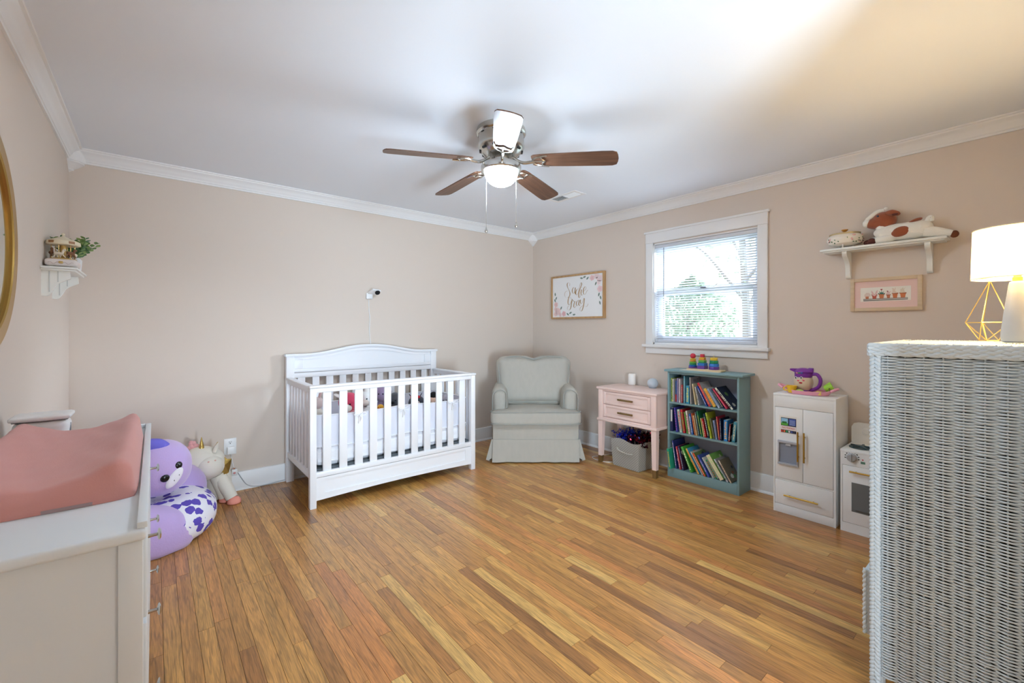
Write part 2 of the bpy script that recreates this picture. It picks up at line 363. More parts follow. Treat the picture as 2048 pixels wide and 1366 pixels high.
def crown_poly(sgn, w):
    P = [(0, 2.355), (.011, 2.355), (.012, 2.366), (.017, 2.369), (.018, 2.377), (.024, 2.383), (.030, 2.398), (.040, 2.412), (.053, 2.421), (.056, 2.424), (.057, 2.431), (.068, 2.433), (.070, HT), (0, HT)]
    return [(w + sgn*d, z) for d, z in P]
bm = nb(); prism(bm, crown_poly(-1, YB), 'x', XL, XR); struct('trim_2', bm, M_TRIM)
bm = nb(); prism(bm, crown_poly(-1, XR), 'y', YF, YB); struct('trim_3', bm, M_TRIM)
bm = nb(); prism(bm, crown_poly(1, XL), 'y', YF, YB); struct('trim_4', bm, M_TRIM)
def corner_block(n, x, y, sx, sy):
    bm = nb(); s = .082
    prism(bm, [(x, y), (x+sx*s, y), (x+sx*s, y+sy*.018), (x+sx*.055, y+sy*.055), (x+sx*.018, y+sy*s), (x, y+sy*s)], 'z', 2.352, HT)
    prof = [(.074, 2.352), (.074, 2.343), (.066, 2.338), (.058, 2.330), (.042, 2.318), (.024, 2.306), (.024, 2.300), (.012, 2.295), (.003, 2.288)]
    rings = [[bm.verts.new(p) for p in ((x, y, z), (x+sx*r, y, z), (x+sx*r, y+sy*r*.25, z), (x+sx*r*.7, y+sy*r*.7, z), (x+sx*r*.25, y+sy*r, z), (x, y+sy*r, z))] for r, z in prof]
    for A, B in zip(rings, rings[1:]):
        for k in range(6): bm.faces.new((A[k], A[(k+1) % 6], B[(k+1) % 6], B[k]))
    bm.faces.new(rings[-1]); bm.faces.new(rings[0]); bmesh.ops.recalc_face_normals(bm, faces=bm.faces)
    struct('trim_%d' % n, bm, M_TRIM)
corner_block(5, XL, YB, 1, -1); corner_block(6, XR, YB, -1, -1)
def base_poly(sgn, w):
    P = [(0, 0), (.027, 0), (.0268, .007), (.023, .014), (.016, .019), (.015, .020), (.015, .134), (.012, .141), (.006, .144), (0, .144)]
    return [(w + sgn*d, z) for d, z in P]
bm = nb(); prism(bm, base_poly(-1, YB), 'x', XL, XR); struct('baseboard_back', bm, M_TRIM)
bm = nb(); prism(bm, base_poly(-1, XR), 'y', YF, YB); struct('baseboard_right', bm, M_TRIM)
bm = nb(); prism(bm, base_poly(1, XL), 'y', YF, YB); struct('baseboard_left', bm, M_TRIM)
bm = nb(); prism(bm, base_poly(1, YF), 'x', DX1+.08, XR); struct('baseboard_front', bm, M_TRIM)

# ---- window
bm = nb()
for a, b in (((XR, WY0, WZ0), (XR+.14, WY0-.001, WZ1)), ): pass
t = .012
box(bm, (XR-.002, WY0, WZ0), (XR+.14, WY0+t, WZ1)); box(bm, (XR-.002, WY1-t, WZ0), (XR+.14, WY1, WZ1)); box(bm, (XR-.002, WY0, WZ1-t), (XR+.14, WY1, WZ1)); box(bm, (XR-.002, WY0, WZ0), (XR+.14, WY1, WZ0+.02))
win = struct('window_1', bm, M_TRIM)
bxo('casing_side', (XR-.02, 1.318, 1.104), (XR, WY0+.004, 2.075), M_TRIM, win, .003)
bxo('casing_side', (XR-.02, WY1-.004, 1.104), (XR, 2.386, 2.075), M_TRIM, win, .003)
bxo('casing_head', (XR-.022, 1.316, 2.075), (XR, 2.388, 2.168), M_TRIM, win, .003)
bxo('head_cap', (XR-.032, 1.306, 2.166), (XR, 2.398, 2.184), M_TRIM, win, .003)
bxo('stool', (XR-.052, 1.300, 1.094), (XR+.05, 2.410, 1.120), M_TRIM, win, .005)
bxo('apron', (XR-.019, 1.318, 1.034), (XR, 2.388, 1.094), M_TRIM, win, .003)
M_VIN = mat((232, 234, 238), .4, name='sash_vinyl')
def sash(name, x, z0, z1, wtop, wbot, ws):
    y0, y1 = WY0+t, WY1-t; bm = nb()
    box(bm, (x-.018, y0, z0), (x+.018, y0+ws, z1), .003); box(bm, (x-.018, y1-ws, z0), (x+.018, y1, z1), .003)
    box(bm, (x-.018, y0+ws, z0), (x+.018, y1-ws, z0+wbot), .003); box(bm, (x-.018, y0+ws, z1-wtop), (x+.018, y1-ws, z1), .003)
    s = obj(name, bm, M_VIN, win); bxo('pane', (x-.002, y0+ws, z0+wbot), (x+.002, y1-ws, z1-wtop), M_GLASS, s)
sash('upper_sash', XR+.112, 1.585, WZ1-t, .05, .045, .05); sash('lower_sash', XR+.074, WZ0+.02, 1.628, .043, .06, .055)
bxo('sash_lock', (XR+.040, 1.83, 1.622), (XR+.062, 1.88, 1.640), mat((90, 92, 98), .4, .6), win, .003)

# ---- blind
bl = thing('window_blind', 'white horizontal mini blind with open slats hanging in the window', 'window blind', (XR+.018, 1.851, WZ0+.02))
bxo('headrail', (XR+.002, WY0+.016, WZ1-.044), (XR+.034, WY1-.016, WZ1-.014), M_BLIND, bl, .003)
bxo('bottom_rail', (XR+.006, WY0+.018, WZ0+.024), (XR+.030, WY1-.018, WZ0+.040), M_BLIND, bl, .003)
me = None; zt, zb, ns = WZ1-.058, WZ0+.056, 41
for i in range(ns):
    if me is None:
        bm = nb(); cols = []
        for k in range(5):
            a = -1 + 2*k/4; x = a*.0125; z = .0018*(1-a*a); cols.append([bm.verts.new((x, y, z)) for y in (-.445, .445)] + [bm.verts.new((x, y, z-.0007)) for y in (-.445, .445)])
        for A, B in zip(cols, cols[1:]): bm.faces.new((A[0], B[0], B[1], A[1])); bm.faces.new((A[2], A[3], B[3], B[2]))
        bm.faces.new((cols[0][0], cols[0][1], cols[0][3], cols[0][2])); bm.faces.new((cols[-1][1], cols[-1][0], cols[-1][2], cols[-1][3]))
        bmesh.ops.recalc_face_normals(bm, faces=bm.faces)
        o = obj('slat', bm, M_BLIND, bl, local=True); me = o.data
    else:
        o = bpy.data.objects.new('slat', me); C.objects.link(o); o.parent = bl
    o.location = (0, 0, zt + (zb-zt)*i/(ns-1) - (WZ0+.02)); o.rotation_euler = (0, R(15), 0)
for y in (1.56, 2.14):
    bm = nb()
    for dx in (-.012, .012): tube(bm, [(XR+.018+dx, y, WZ0+.035), (XR+.018+dx, y, WZ1-.04)], .0007, 5)
    obj('ladder_cord', bm, M_BLIND, bl)
bm = nb(); tube(bm, [(XR-.004, 2.205, WZ1-.05), (XR-.006, 2.205, 1.36)], .0032, 8); obj('tilt_wand', bm, mat((120, 124, 134), .25), bl)

# ---- outside
bm = nb(); box(bm, (XR+1.0, -20, -.8), (60, 45, -.6)); struct('ground', bm, mat((120, 130, 110), .9))
def tree(name, label, base, h, rad, n, seed, trunk, leafc, zlo=.25):
    t_ = thing(name, label, 'tree', base, group='trees outside the window'); rn = random.Random(seed); bm = nb()
    for i in range(n):
        a = rn.random()*6.283; rr = rad*rn.random()**.5; z = h*(zlo + (1-zlo)*rn.random()); k = math.sin(math.pi*min(1, max(.05, (z/h-zlo)/(1-zlo)*.9+.1)))
        p = Vector((math.cos(a)*rr*k, math.sin(a)*rr*k, z)); d = Euler((rn.random()*6, rn.random()*6, rn.random()*6)).to_matrix(); s = rn.uniform(.05, .11)
        bm.faces.new([bm.verts.new(p + d @ Vector(q)*s) for q in ((-1, 0, 0), (0, -.45, .1), (1, 0, 0), (0, .45, .1))])
    fo = obj('foliage', bm, translucent(leafc, .5), t_, 0, local=True); fo['kind'] = 'stuff'
    bm = nb(); tube(bm, cr([(0, 0, 0), (.1, .05, h*.3), (-.05, .1, h*.65), (.05, 0, h*.95)], 4), [trunk*(1-.06*i) for i in range(13)], 8)
    for k in range(9):
        a = k*2.4; z = h*(.3+.06*k); tube(bm, [(0, .05, z), (math.cos(a)*rad*.6, math.sin(a)*rad*.6, z+h*.15), (math.cos(a)*rad*.9, math.sin(a)*rad*.9, z+h*.2)], [trunk*.35, trunk*.2, .01], 5)
    obj('trunk', bm, mat((150, 144, 140), .9), t_, local=True)
tree('garden_tree', 'leafy green tree showing low through the window blind', (11.5, 6.1, -.6), 3.3, 1.25, 2600, 3, .08, (150, 168, 146), .3)
tree('bare_tree', 'thin tall nearly bare tree beyond the window glass', (10.5, 4.25, -.6), 7.0, 1.5, 350, 5, .12, (160, 170, 150), .4)

# ================================================================ CEILING FAN
FX, FY = 1.575, 2.01
M_WALN = wood((78, 52, 38), (112, 78, 58), (5, 70, 70), .4)
fan = thing('ceiling_fan', 'nickel ceiling fan with five brown wooden blades and a lit glass bowl', 'ceiling fan', (FX, FY, HT))
bm = nb(); lathe(bm, [(.0, HT), (.142, HT), (.146, 2.425), (.146, 2.412), (.140, 2.405), (.134, 2.402), (.134, 2.352), (.137, 2.344), (.137, 2.334), (.130, 2.318), (.105, 2.292), (.078, 2.272), (.0, 2.268)], (FX, FY, 0), 40)
obj('motor_housing', bm, M_CHROME, fan)
for k in range(10):
    a = 2*math.pi*k/10; M = Matrix.Translation((FX, FY, 0)) @ Matrix.Rotation(a, 4, 'Z')
    bm = nb(); box(bm, (.104, -.016, 2.304), (.128, .016, 2.316), .002, 1, 0, M); obj('vent_slot', bm, M_BLACK, fan)
    bm = nb(); box(bm, (.1335, -.012, 2.392), (.1352, .012, 2.397), 0, 1, 0, M); obj('vent_slot', bm, M_BLACK, fan)
bm = nb(); lathe(bm, [(0, 2.285), (.052, 2.285), (.052, 2.235), (.046, 2.23), (0, 2.23)], (FX, FY, 0), 32); obj('switch_cup', bm, M_CHROME, fan)
bm = nb(); lathe(bm, [(.046, 2.236), (.098, 2.236), (.114, 2.230), (.118, 2.222), (.118, 2.196), (.112, 2.190), (.100, 2.190), (.100, 2.20), (.046, 2.228)], (FX, FY, 0), 44); obj('light_ring', bm, M_CHROME, fan)
bm = nb(); lathe(bm, [(.099, 2.196), (.0985, 2.185), (.094, 2.165), (.084, 2.145), (.068, 2.128), (.046, 2.115), (.022, 2.109), (0, 2.107)], (FX, FY, 0), 40); obj('glass_bowl', bm, emit((217, 237, 255), GLOBE_E), fan, label='frosted glass bowl glowing white')
bmesh_blade = None
for k, ang in enumerate((19, 91, 163, 235, 307)):
    M = Matrix.Translation((FX, FY, 0)) @ Matrix.Rotation(R(ang), 4, 'Z')
    MB_ = M @ Matrix.Translation((.185, 0, 2.243)) @ Matrix.Rotation(R(3.6), 4, 'Y') @ Matrix.Rotation(R(-12), 4, 'X')
    bm = nb(); L_ = .485; out = []
    for (x, y) in ((0, -.040), (.012, -.050), (.05, -.056), (.2, -.062), (.40, -.067), (.455, -.066), (.478, -.055), (L_, -.030), (L_+.003, 0)): out.append((x, y))
    out = out + [(x, -y) for x, y in reversed(out[:-1])]
    prism(bm, out, 'z', -.003, .003); b_ = obj('blade', bm, M_WALN, fan, 30, local=True); b_.matrix_local = Matrix.Translation((-FX, -FY, -HT)) @ MB_; MI = MB_.inverted()
    bm = nb()
    tube(bm, [MI @ (M @ Vector(p)) for p in cr([(.075, 0, 2.268), (.105, 0, 2.245), (.140, 0, 2.232), (.19, 0, 2.234)], 4)], .009, 8)
    for P in ([(0, 0), (.02, -.03), (.055, -.045), (.095, -.052)], [(0, 0), (.02, .03), (.055, .045), (.095, .052)], [(0, 0), (.04, 0), (.075, 0)], [(.055, -.045), (.06, -.02), (.075, 0), (.06, .02), (.055, .045)]):
        tube(bm, [Vector((q.x, q.y, -.007)) for q in cr([(a, b, 0) for a, b in P], 5)], .0048, 6)
    obj('blade_iron', bm, M_CHROME, b_, local=True)
def pull(u, z0, z1, off):
    p = Vector((FX, FY, 0)) + Vector((XA[0], YA[0], 0))*off[0] + Vector((-XA[1], -YA[1], 0))*off[1]
    bm = nb(); tube(bm, [(p.x, p.y, z0), (p.x, p.y, z1+.02)], .0012, 6); z = z0
    while z > z1+.02: ell(bm, (p.x, p.y, z), .0019, nu=6, nv=4); z -= .0075
    c_ = obj('pull_chain', bm, M_CHROME, fan)
    bm = nb(); lathe(bm, [(0, .022), (.003, .02), (.0035, .012), (.0085, .001), (.009, -.005), (.006, -.012), (0, -.014)], (p.x, p.y, z1), 12); obj('pendant', bm, M_CHROME, c_)
pull(972, 2.205, 1.835, (-.085, .05)); pull(1031, 2.205, 1.865, (.088, .05))

vent = thing('ceiling_vent', 'white metal air vent grille set in the ceiling', 'vent', (2.815, 2.66, HT))
bm = nb()
for a, b in (((2.74, 2.49, 2.434), (2.77, 2.83, HT)), ((2.86, 2.49, 2.434), (2.89, 2.83, HT)), ((2.77, 2.49, 2.434), (2.86, 2.52, HT)), ((2.77, 2.80, 2.434), (2.86, 2.83, HT)), ((2.77, 2.655, 2.434), (2.86, 2.667, HT))): box(bm, a, b, .002, 1)
obj('frame', bm, M_TRIM, vent); bxo('duct', (2.77, 2.52, 2.4385), (2.86, 2.80, HT), mat((60, 60, 60), .8), vent)
for k in range(18):
    y = 2.527+.0155*k; bm = nb(); an = R(38 if k > 8 else -38); box(bm, (2.77, -.007, -.0006), (2.86, .007, .0006)); bmesh.ops.transform(bm, matrix=Matrix.Translation((0, y, 2.4365)) @ Matrix.Rotation(an, 4, 'X') , verts=bm.verts); obj('slat', bm, M_TRIM, vent)

# ================================================================ CRIB
cx0, cx1, cyf, cyb = .838, 2.236, 3.232, 3.985
crib = thing('crib', 'white painted wooden crib with slatted sides and arched headboard', 'crib', (1.537, 3.61, 0))
bxo('front_post', (cx0, cyf, 0), (cx0+.044, cyf+.044, .848), M_WHITE, crib, .003); bxo('front_post', (cx1-.044, cyf, 0), (cx1, cyf+.044, .848), M_WHITE, crib, .003)
bxo('back_post', (cx0, cyb-.05, 0), (cx0+.06, cyb, 1.035), M_WHITE, crib, .003); bxo('back_post', (cx1-.06, cyb-.05, 0), (cx1, cyb, 1.035), M_WHITE, crib, .003)
# headboard: arched panel, raised frame lines, cap
def arch(x): 
    tt = (x-cx0)/(cx1-cx0); e = max(0, min(1, (tt-.10)/.38)) if tt < .5 else max(0, min(1, (.90-tt)/.38)); return .068*(.5-.5*math.cos(math.pi*e))
xs = [cx0+.06 + (cx1-cx0-.12)*i/40 for i in range(41)]
bm = nb(); prism(bm, [(xs[0], .90)] + [(xs[-1], .90)] + [(x, 1.035+arch(x)) for x in reversed(xs)], 'y', cyb-.030, cyb-.008); obj('headboard_panel', bm, M_WHITE, crib)
bm = nb()
fr = [(x, 1.008+arch(x)*.9) for x in xs if cx0+.13 < x < cx1-.13]
prism(bm, [(xs[0], 1.034+arch(xs[0]))] + [(cx0+.13, 1.008)] + fr + [(cx1-.13, 1.008), (xs[-1], 1.034)] + [(x, 1.034+arch(x)) for x in reversed(xs)][1:-1], 'y', cyb-.040, cyb-.028)
obj('headboard_arch', bm, M_WHITE, crib)
bm = nb()
for sx in (cx0+.06, cx1-.13): box(bm, (sx, cyb-.040, .93), (sx+.07, cyb-.029, 1.008), .002)
box(bm, (cx0+.06, cyb-.040, .90), (cx1-.06, cyb-.029, .93), .002); obj('headboard_frame', bm, M_WHITE, crib)
bm = nb(); xc = [cx0-.012 + (cx1-cx0+.024)*i/44 for i in range(45)]
prism(bm, [(x, 1.035+arch(x)) for x in xc] + [(x, 1.056+arch(x)) for x in reversed(xc)], 'y', cyb-.062, cyb+.004); bmesh.ops.bevel(bm, geom=[e for e in bm.edges if e.calc_face_angle(0) > 1], offset=.005, segments=2, affect='EDGES'); obj('headboard_cap', bm, M_WHITE, crib)
bxo('headboard_rail', (cx0+.06, cyb-.042, .855), (cx1-.06, cyb-.012, .897), M_WHITE, crib, .003); bxo('headboard_rail', (cx0+.06, cyb-.042, .21), (cx1-.06, cyb-.012, .255), M_WHITE, crib, .003)
SL = [(.929, .987), (1.044, 1.101), (1.157, 1.217), (1.271, 1.328), (1.387, 1.442), (1.503, 1.558), (1.617, 1.675), (1.732, 1.79), (1.847, 1.903), (1.96, 2.016), (2.077, 2.135)]
for a, b in SL:
    bxo('slat', (a, cyf+.014, .248), (b, cyf+.030, .818), M_WHITE, crib, .003); bxo('slat', (a+.0, cyb-.034, .25), (b, cyb-.018, .86), M_WHITE, crib, .003)
bxo('front_rail', (cx0+.044, cyf+.004, .814), (cx1-.044, cyf+.040, .848), M_WHITE, crib, .003); bxo('front_cap', (cx0-.004, cyf-.008, .848), (cx1+.006, cyf+.052, .866), M_WHITE, crib, .006, seg=3)
bxo('front_lower_rail', (cx0+.044, cyf+.006, .213), (cx1-.044, cyf+.038, .250), M_WHITE, crib, .003)
bm = nb(); xa = [cx0+.044 + (cx1-cx0-.088)*i/24 for i in range(25)]; ap = lambda x: .052 + .014*math.sin(math.pi*(x-xa[0])/(xa[-1]-xa[0]))
prism(bm, [(x, ap(x)) for x in xa] + [(xa[-1], .211), (xa[0], .211)], 'y', cyf+.014, cyf+.030); obj('front_apron', bm, M_WHITE, crib)
bm = nb(); x0, x1 = cx0+.044, cx1-.044
xi2 = [x0+.06+(x1-x0-.12)*i/20 for i in range(21)]; apt = lambda x: .112+.030*math.sin(math.pi*(x-x0)/(x1-x0))
prism(bm, [(x0, ap(x0)), (x0, .211), (x0+.06, .211), (x0+.06, ap(x0+.06))], 'y', cyf+.006, cyf+.016); prism(bm, [(x1-.06, ap(x1-.06)), (x1-.06, .211), (x1, .211), (x1, ap(x1))], 'y', cyf+.006, cyf+.016)
prism(bm, [(x, ap(x)) for x in xi2] + [(x, .098) for x in reversed(xi2)], 'y', cyf+.006, cyf+.016); prism(bm, [(x0+.06, .190), (x1-.06, .190), (x1-.06, .211), (x0+.06, .211)], 'y', cyf+.006, cyf+.016)
obj('apron_frame', bm, M_WHITE, crib)
for sx in (cx0+.006, cx1-.036):
    bxo('side_rail', (sx, cyf+.044, .812), (sx+.030, cyb-.05, .848), M_WHITE, crib, .003); bxo('side_cap', (sx-.012, cyf+.05, .846), (sx+.042, cyb-.05, .863), M_WHITE, crib, .005)
    bxo('side_lower_rail', (sx, cyf+.044, .205), (sx+.030, cyb-.05, .25), M_WHITE, crib, .003)
    for k in range(7):
        y = cyf+.095+.089*k; bxo('side_slat', (sx+.008, y-.020, .245), (sx+.022, y+.020, .815), M_WHITE, crib, .003)
bxo('mattress_support', (cx0+.04, cyf+.045, .245), (cx1-.04, cyb-.05, .262), mat((88, 94, 98), .6), crib)
for sx, s in ((cx0+.04, 1), (cx1-.04, -1)):
    for yy in (cyf+.09, cyb-.12): bm = nb(); tube(bm, [(sx, yy, .40), (sx+s*.10, yy, .255)], .008, 6, flat=.4); obj('support_bracket', bm, M_WHITE, crib)
M_SHEET = mat((244, 244, 248), .85, 0, .5, 26, name='white_sheet', stretch=(1, 1, 3))
bm = nb(); rbox(bm, (1.28, .64, .145), .045, (1.537, 3.612, .337), 14, (0, 0, .01)); bmesh.ops.subdivide_edges(bm, edges=[e for e in bm.edges if abs(e.verts[0].co.z-e.verts[1].co.z) < .001 and e.calc_length() > .07], cuts=2)
for v in bm.verts:
    if v.co.z < .40: k = math.sin(v.co.x*95+v.co.z*30)*.003 + math.sin(v.co.z*190+v.co.x*7)*.003; v.co.y += k*(1 if v.co.y > 3.6 else -1)
tag(obj('crib_mattress', bm, M_SHEET), 'white crib mattress in a gathered fitted sheet', 'mattress')
M_MESH = mesh_cloth((236, 238, 248), .86); M_BIND = mat((250, 250, 252), .8)
liner = thing('crib_liner', 'white breathable mesh liner tied around the inside of the crib', 'crib liner', (1.537, 3.61, .41))
def loop(z, off=0, n=160):
    x0, x1, y0, y1, r = cx0+.052-off, cx1-.052+off, cyf+.050-off, cyb-.058+off, .05; P = []
    per = [((x0+r, y0), (x1-r, y0)), ((x1, y0+r), (x1, y1-r)), ((x1-r, y1), (x0+r, y1)), ((x0, y1-r), (x0, y0+r))]
    cs = [(x1-r, y0+r, -90), (x1-r, y1-r, 0), (x0+r, y1-r, 90), (x0+r, y0+r, 180)]
    for (a, b), c in zip(per, cs):
        m = 44 if abs(a[0]-b[0]) > .2 else 22
        for i in range(m+1): t_ = i/m; P.append((a[0]+(b[0]-a[0])*t_, a[1]+(b[1]-a[1])*t_))
        for i in range(1, 6): an = R(c[2]+i*15); P.append((c[0]+r*math.cos(an), c[1]+r*math.sin(an)))
    return [Vector((x, y, z)) for x, y in P]
def wav(p, z): return Vector((p.x + .0035*math.sin(p.y*33+z*20), p.y + .0045*math.sin(p.x*31+z*17), 0))
rows = []; bm = nb()
for j in range(9):
    z = .412 + (.638-.412)*j/8; rows.append([bm.verts.new((wav(p, z).x, wav(p, z).y, z + .006*math.sin(p.x*9))) for p in loop(z)])
for A, B in zip(rows, rows[1:]):
    for k in range(len(A)): bm.faces.new((A[k], A[(k+1) % len(A)], B[(k+1) % len(A)], B[k]))
obj('mesh_panel', bm, M_MESH, liner)
for z in (.412, .640):
    bm = nb(); tube(bm, [(wav(p, z).x, wav(p, z).y, z + .006*math.sin(p.x*9)) for p in loop(z)], .009, 6, closed=True, flat=.35); obj('binding', bm, M_BIND, liner)
for u in (719, 807, 905):
    p = onY(u, 826, cyf+.010); bm = nb(); z = .625
    for P in ([(0, 0, 0), (-.03, -.004, .012), (-.045, -.006, .002), (-.028, -.003, -.008), (0, 0, 0)], [(0, 0, 0), (.03, -.004, .014), (.05, -.006, .004), (.028, -.003, -.008), (0, 0, 0)], [(0, 0, 0), (-.008, -.006, -.03), (-.012, -.004, -.065)], [(0, 0, 0), (.010, -.006, -.025), (.004, -.004, -.05)]):
        tube(bm, [Vector((p.x, cyf+.002, z)) + q for q in cr(P, 4)], .005, 6, flat=.4)
    tube(bm, [(p.x, cyf+.003, z), (p.x-.033, cyf+.02, z+.002), (p.x-.034, cyf+.042, z)], .004, 6)
    obj('tie_bow', bm, M_BIND, liner)

# ---- plush toys in the crib
def plush(name, label, u, v, Y, hr, body, head=None, ears=None, feat=(), bodyr=None, face=None):
    p = onY(u, v, Y); zm = .414; hr *= 1.12; t_ = thing(name, label, 'plush toy', (p.x, p.y, zm), group=None)
    br = bodyr or hr*1.05; hz = p.z; bm = nb()
    zb = max(zm+br*.8, 0); ell(bm, (p.x, p.y, (zm + hz-hr*.55)/2), (br, br*.85, (hz-hr*.55-zm)/2), nu=16, nv=10)
    obj('body', bm, mat(body, .95, 0, .4, 140, sheen=.3), t_)
    bm = nb(); ell(bm, (p.x, p.y, hz), (hr, hr*.92, hr*.95), nu=20, nv=14); h_ = obj('head', bm, mat(head or body, .95, 0, .4, 140, sheen=.3), t_)
    V = Vector((-XA[1], -YA[1], 0)); S = Vector((XA[0], YA[0], 0))   # towards the viewer's side of the room, and to its right
    for e in (ears or []):
        kind, col, a, r_, ln = e; bm = nb(); q = Vector((p.x, p.y, hz)) + S*math.sin(R(a))*hr*.95 + Vector((0, 0, math.cos(R(a))*hr*.95))
        d = S*math.sin(R(a)) + Vector((0, 0, math.cos(R(a))))
        if kind == 'ball': ell(bm, q, r_, nu=12, nv=8)
        else: tube(bm, [q - d*.01, q + d*ln*.4, q + d*ln*.8, q + d*ln], [r_*.7, r_, r_*.8, r_*.2], 10, flat=.5)
        obj('ear', bm, mat(col, .95), h_)
    for f in feat:
        nm, col, sx, sz, r_ = f; bm = nb(); dd = (V + S*sx + Vector((0, 0, sz))).normalized(); q = Vector((p.x, p.y, hz)) + Vector((dd.x*hr, dd.y*hr*.95, dd.z*hr*.95))
        rr = r_ if isinstance(r_, tuple) else (r_, r_, r_); ell(bm, q, rr, nu=12, nv=8); obj(nm, bm, mat(col, .8), h_)
    return t_
EYE = (20, 20, 22)
plush('plush_bunny', 'cream plush bunny with pinkish ear in the crib beside the front post', 634, 806, 3.55, .045, (232, 226, 214), (226, 205, 200), [('long', (226, 190, 186), 20, .018, .05), ('long', (236, 226, 214), -35, .018, .04)], [('eye', EYE, .3, .1, .005), ('eye', EYE, -.3, .1, .005)], .06)
plush('plush_fox', 'pink plush animal with hot pink hood and white muzzle in crib', 698, 804, 3.62, .075, (226, 158, 160), (226, 70, 106), [('long', (225, 215, 208), -62, .028, .06), ('long', (226, 70, 106), 40, .02, .03)], [('muzzle', (244, 238, 230), .05, -.55, (.05, .035, .035)), ('nose', EYE, .08, -.28, .011), ('eye', EYE, .5, -.1, .007), ('eye', EYE, -.45, -.1, .007)], .085)
plush('plush_calf', 'white plush calf with black spots and black ear in crib', 733, 797, 3.68, .062, (240, 240, 238), None, [('long', (24, 24, 26), -58, .02, .04), ('long', (236, 234, 230), 58, .018, .035), ('ball', (230, 226, 220), 0, .025, 0)], [('muzzle', (224, 210, 200), .1, -.45, (.04, .03, .028)), ('patch', (24, 24, 26), -.55, -.25, .024), ('nose', EYE, .12, -.9, .018), ('eye', EYE, .4, .1, .006)], .07)
plush('plush_hippo', 'dusty purple plush animal standing tallest among the crib toys', 766, 788, 3.72, .07, (150, 126, 156), (146, 122, 152), [('ball', (132, 108, 140), -40, .02, 0), ('ball', (132, 108, 140), 40, .02, 0)], [('eye', EYE, -.2, .15, .006), ('eye', EYE, .3, .15, .006)], .075)
plush('plush_duck', 'small yellow-orange plush duck in front of the purple toy', 761, 815, 3.56, .026, (236, 186, 70), (240, 176, 50), [], [('beak', (236, 130, 40), 0, -.1, (.012, .012, .008)), ('eye', EYE, -.4, .2, .003), ('eye', EYE, .4, .2, .003)], .034)
plush('plush_koala', 'dark grey plush koala with pale ringed ear in crib', 790, 800, 3.56, .062, (78, 82, 88), (70, 74, 82), [('ball', (176, 176, 172), 50, .026, 0), ('ball', (176, 176, 172), -50, .026, 0)], [('nose', EYE, 0, -.2, .014), ('eye', EYE, .35, .1, .005), ('eye', EYE, -.35, .1, .005)], .07)
plush('plush_ladybug', 'ladybug doll with pale face, black cap and red-tipped feelers', 833, 806, 3.64, .068, (196, 44, 52), (40, 42, 56), [('long', (30, 30, 36), -40, .007, .035), ('long', (30, 30, 36), 28, .007, .035)], [('face', (234, 214, 208), .12, -.12, (.048, .045, .046)), ('nose', (214, 60, 80), .12, -.2, .010), ('eye', EYE, .55, .0, .006), ('eye', EYE, -.3, .0, .006), ('feeler_tip', (220, 40, 52), -1.4, 2.2, .014), ('feeler_tip', (220, 40, 52), .8, 1.9, .014)], .07)
plush('rag_doll', 'rag doll with tan face and black hair bun in crib', 867, 802, 3.66, .048, (210, 160, 140), (232, 194, 170), [('ball', (14, 14, 16), 0, .038, 0), ('ball', (214, 172, 130), -30, .016, 0), ('ball', (214, 172, 130), 30, .016, 0)], [('eye', (60, 60, 60), .4, -.1, .006), ('eye', (60, 60, 60), -.35, -.1, .006)], .055)
plush('plush_elephant', 'pale lavender-grey plush toy beside the rag doll in crib', 892, 800, 3.58, .050, (176, 168, 178), (178, 170, 180), [('ball', (168, 160, 172), -60, .026, 0), ('ball', (168, 160, 172), 60, .026, 0)], [('eye', EYE, -.3, .1, .005), ('eye', EYE, .3, .1, .005)], .054)
plush('plush_mouse', 'silvery grey plush toy at the armchair end of crib', 915, 799, 3.60, .045, (186, 182, 190), (190, 186, 194), [('ball', (180, 174, 184), -45, .020, 0), ('ball', (180, 174, 184), 45, .020, 0)], [('eye', EYE, -.3, .1, .005), ('eye', EYE, .3, .1, .005)], .055)

# ================================================================ ARMCHAIR
M_LINEN = mat((181, 177, 167), .92, 0, .35, 420, .06, 30, name='grey_linen', stretch=(1, 1, .35)); M_PIPE = mat((160, 161, 154), .9)
ac = thing('armchair', 'grey linen upholstered armchair with loose back cushion and pleated skirt in the corner', 'armchair', (2.765, 3.0, 0), -math.atan2(YA[0]*-1, XA[0]))
def lo(name, bm, m=M_LINEN, p=None): return obj(name, bm, m, p or ac, 50, local=True)
bm = nb(); rbox(bm, (.825, .66, .20), .03, (0, .345, .29), 8); lo('seat_base', bm)
bm = nb()
cols = []
for i in range(33):
    x = -.405 + .81*i/32; fl = .012*math.sin(i*.9) + .016*(abs(x)/.405)**4
    cols.append([bm.verts.new((x*(1+.012*j/6), .012 - (.006+fl*.5)*(j/6)**1.5 + .004*math.sin(x*22)*(j/6), .222-.210*j/6)) for j in range(7)])
for A, B in zip(cols, cols[1:]):
    for j in range(6): bm.faces.new((A[j], A[j+1], B[j+1], B[j]))
bmesh.ops.recalc_face_normals(bm, faces=bm.faces); bmesh.ops.solidify(bm, geom=list(bm.faces), thickness=.006); bmesh.ops.recalc_face_normals(bm, faces=bm.faces); lo('front_skirt', bm)
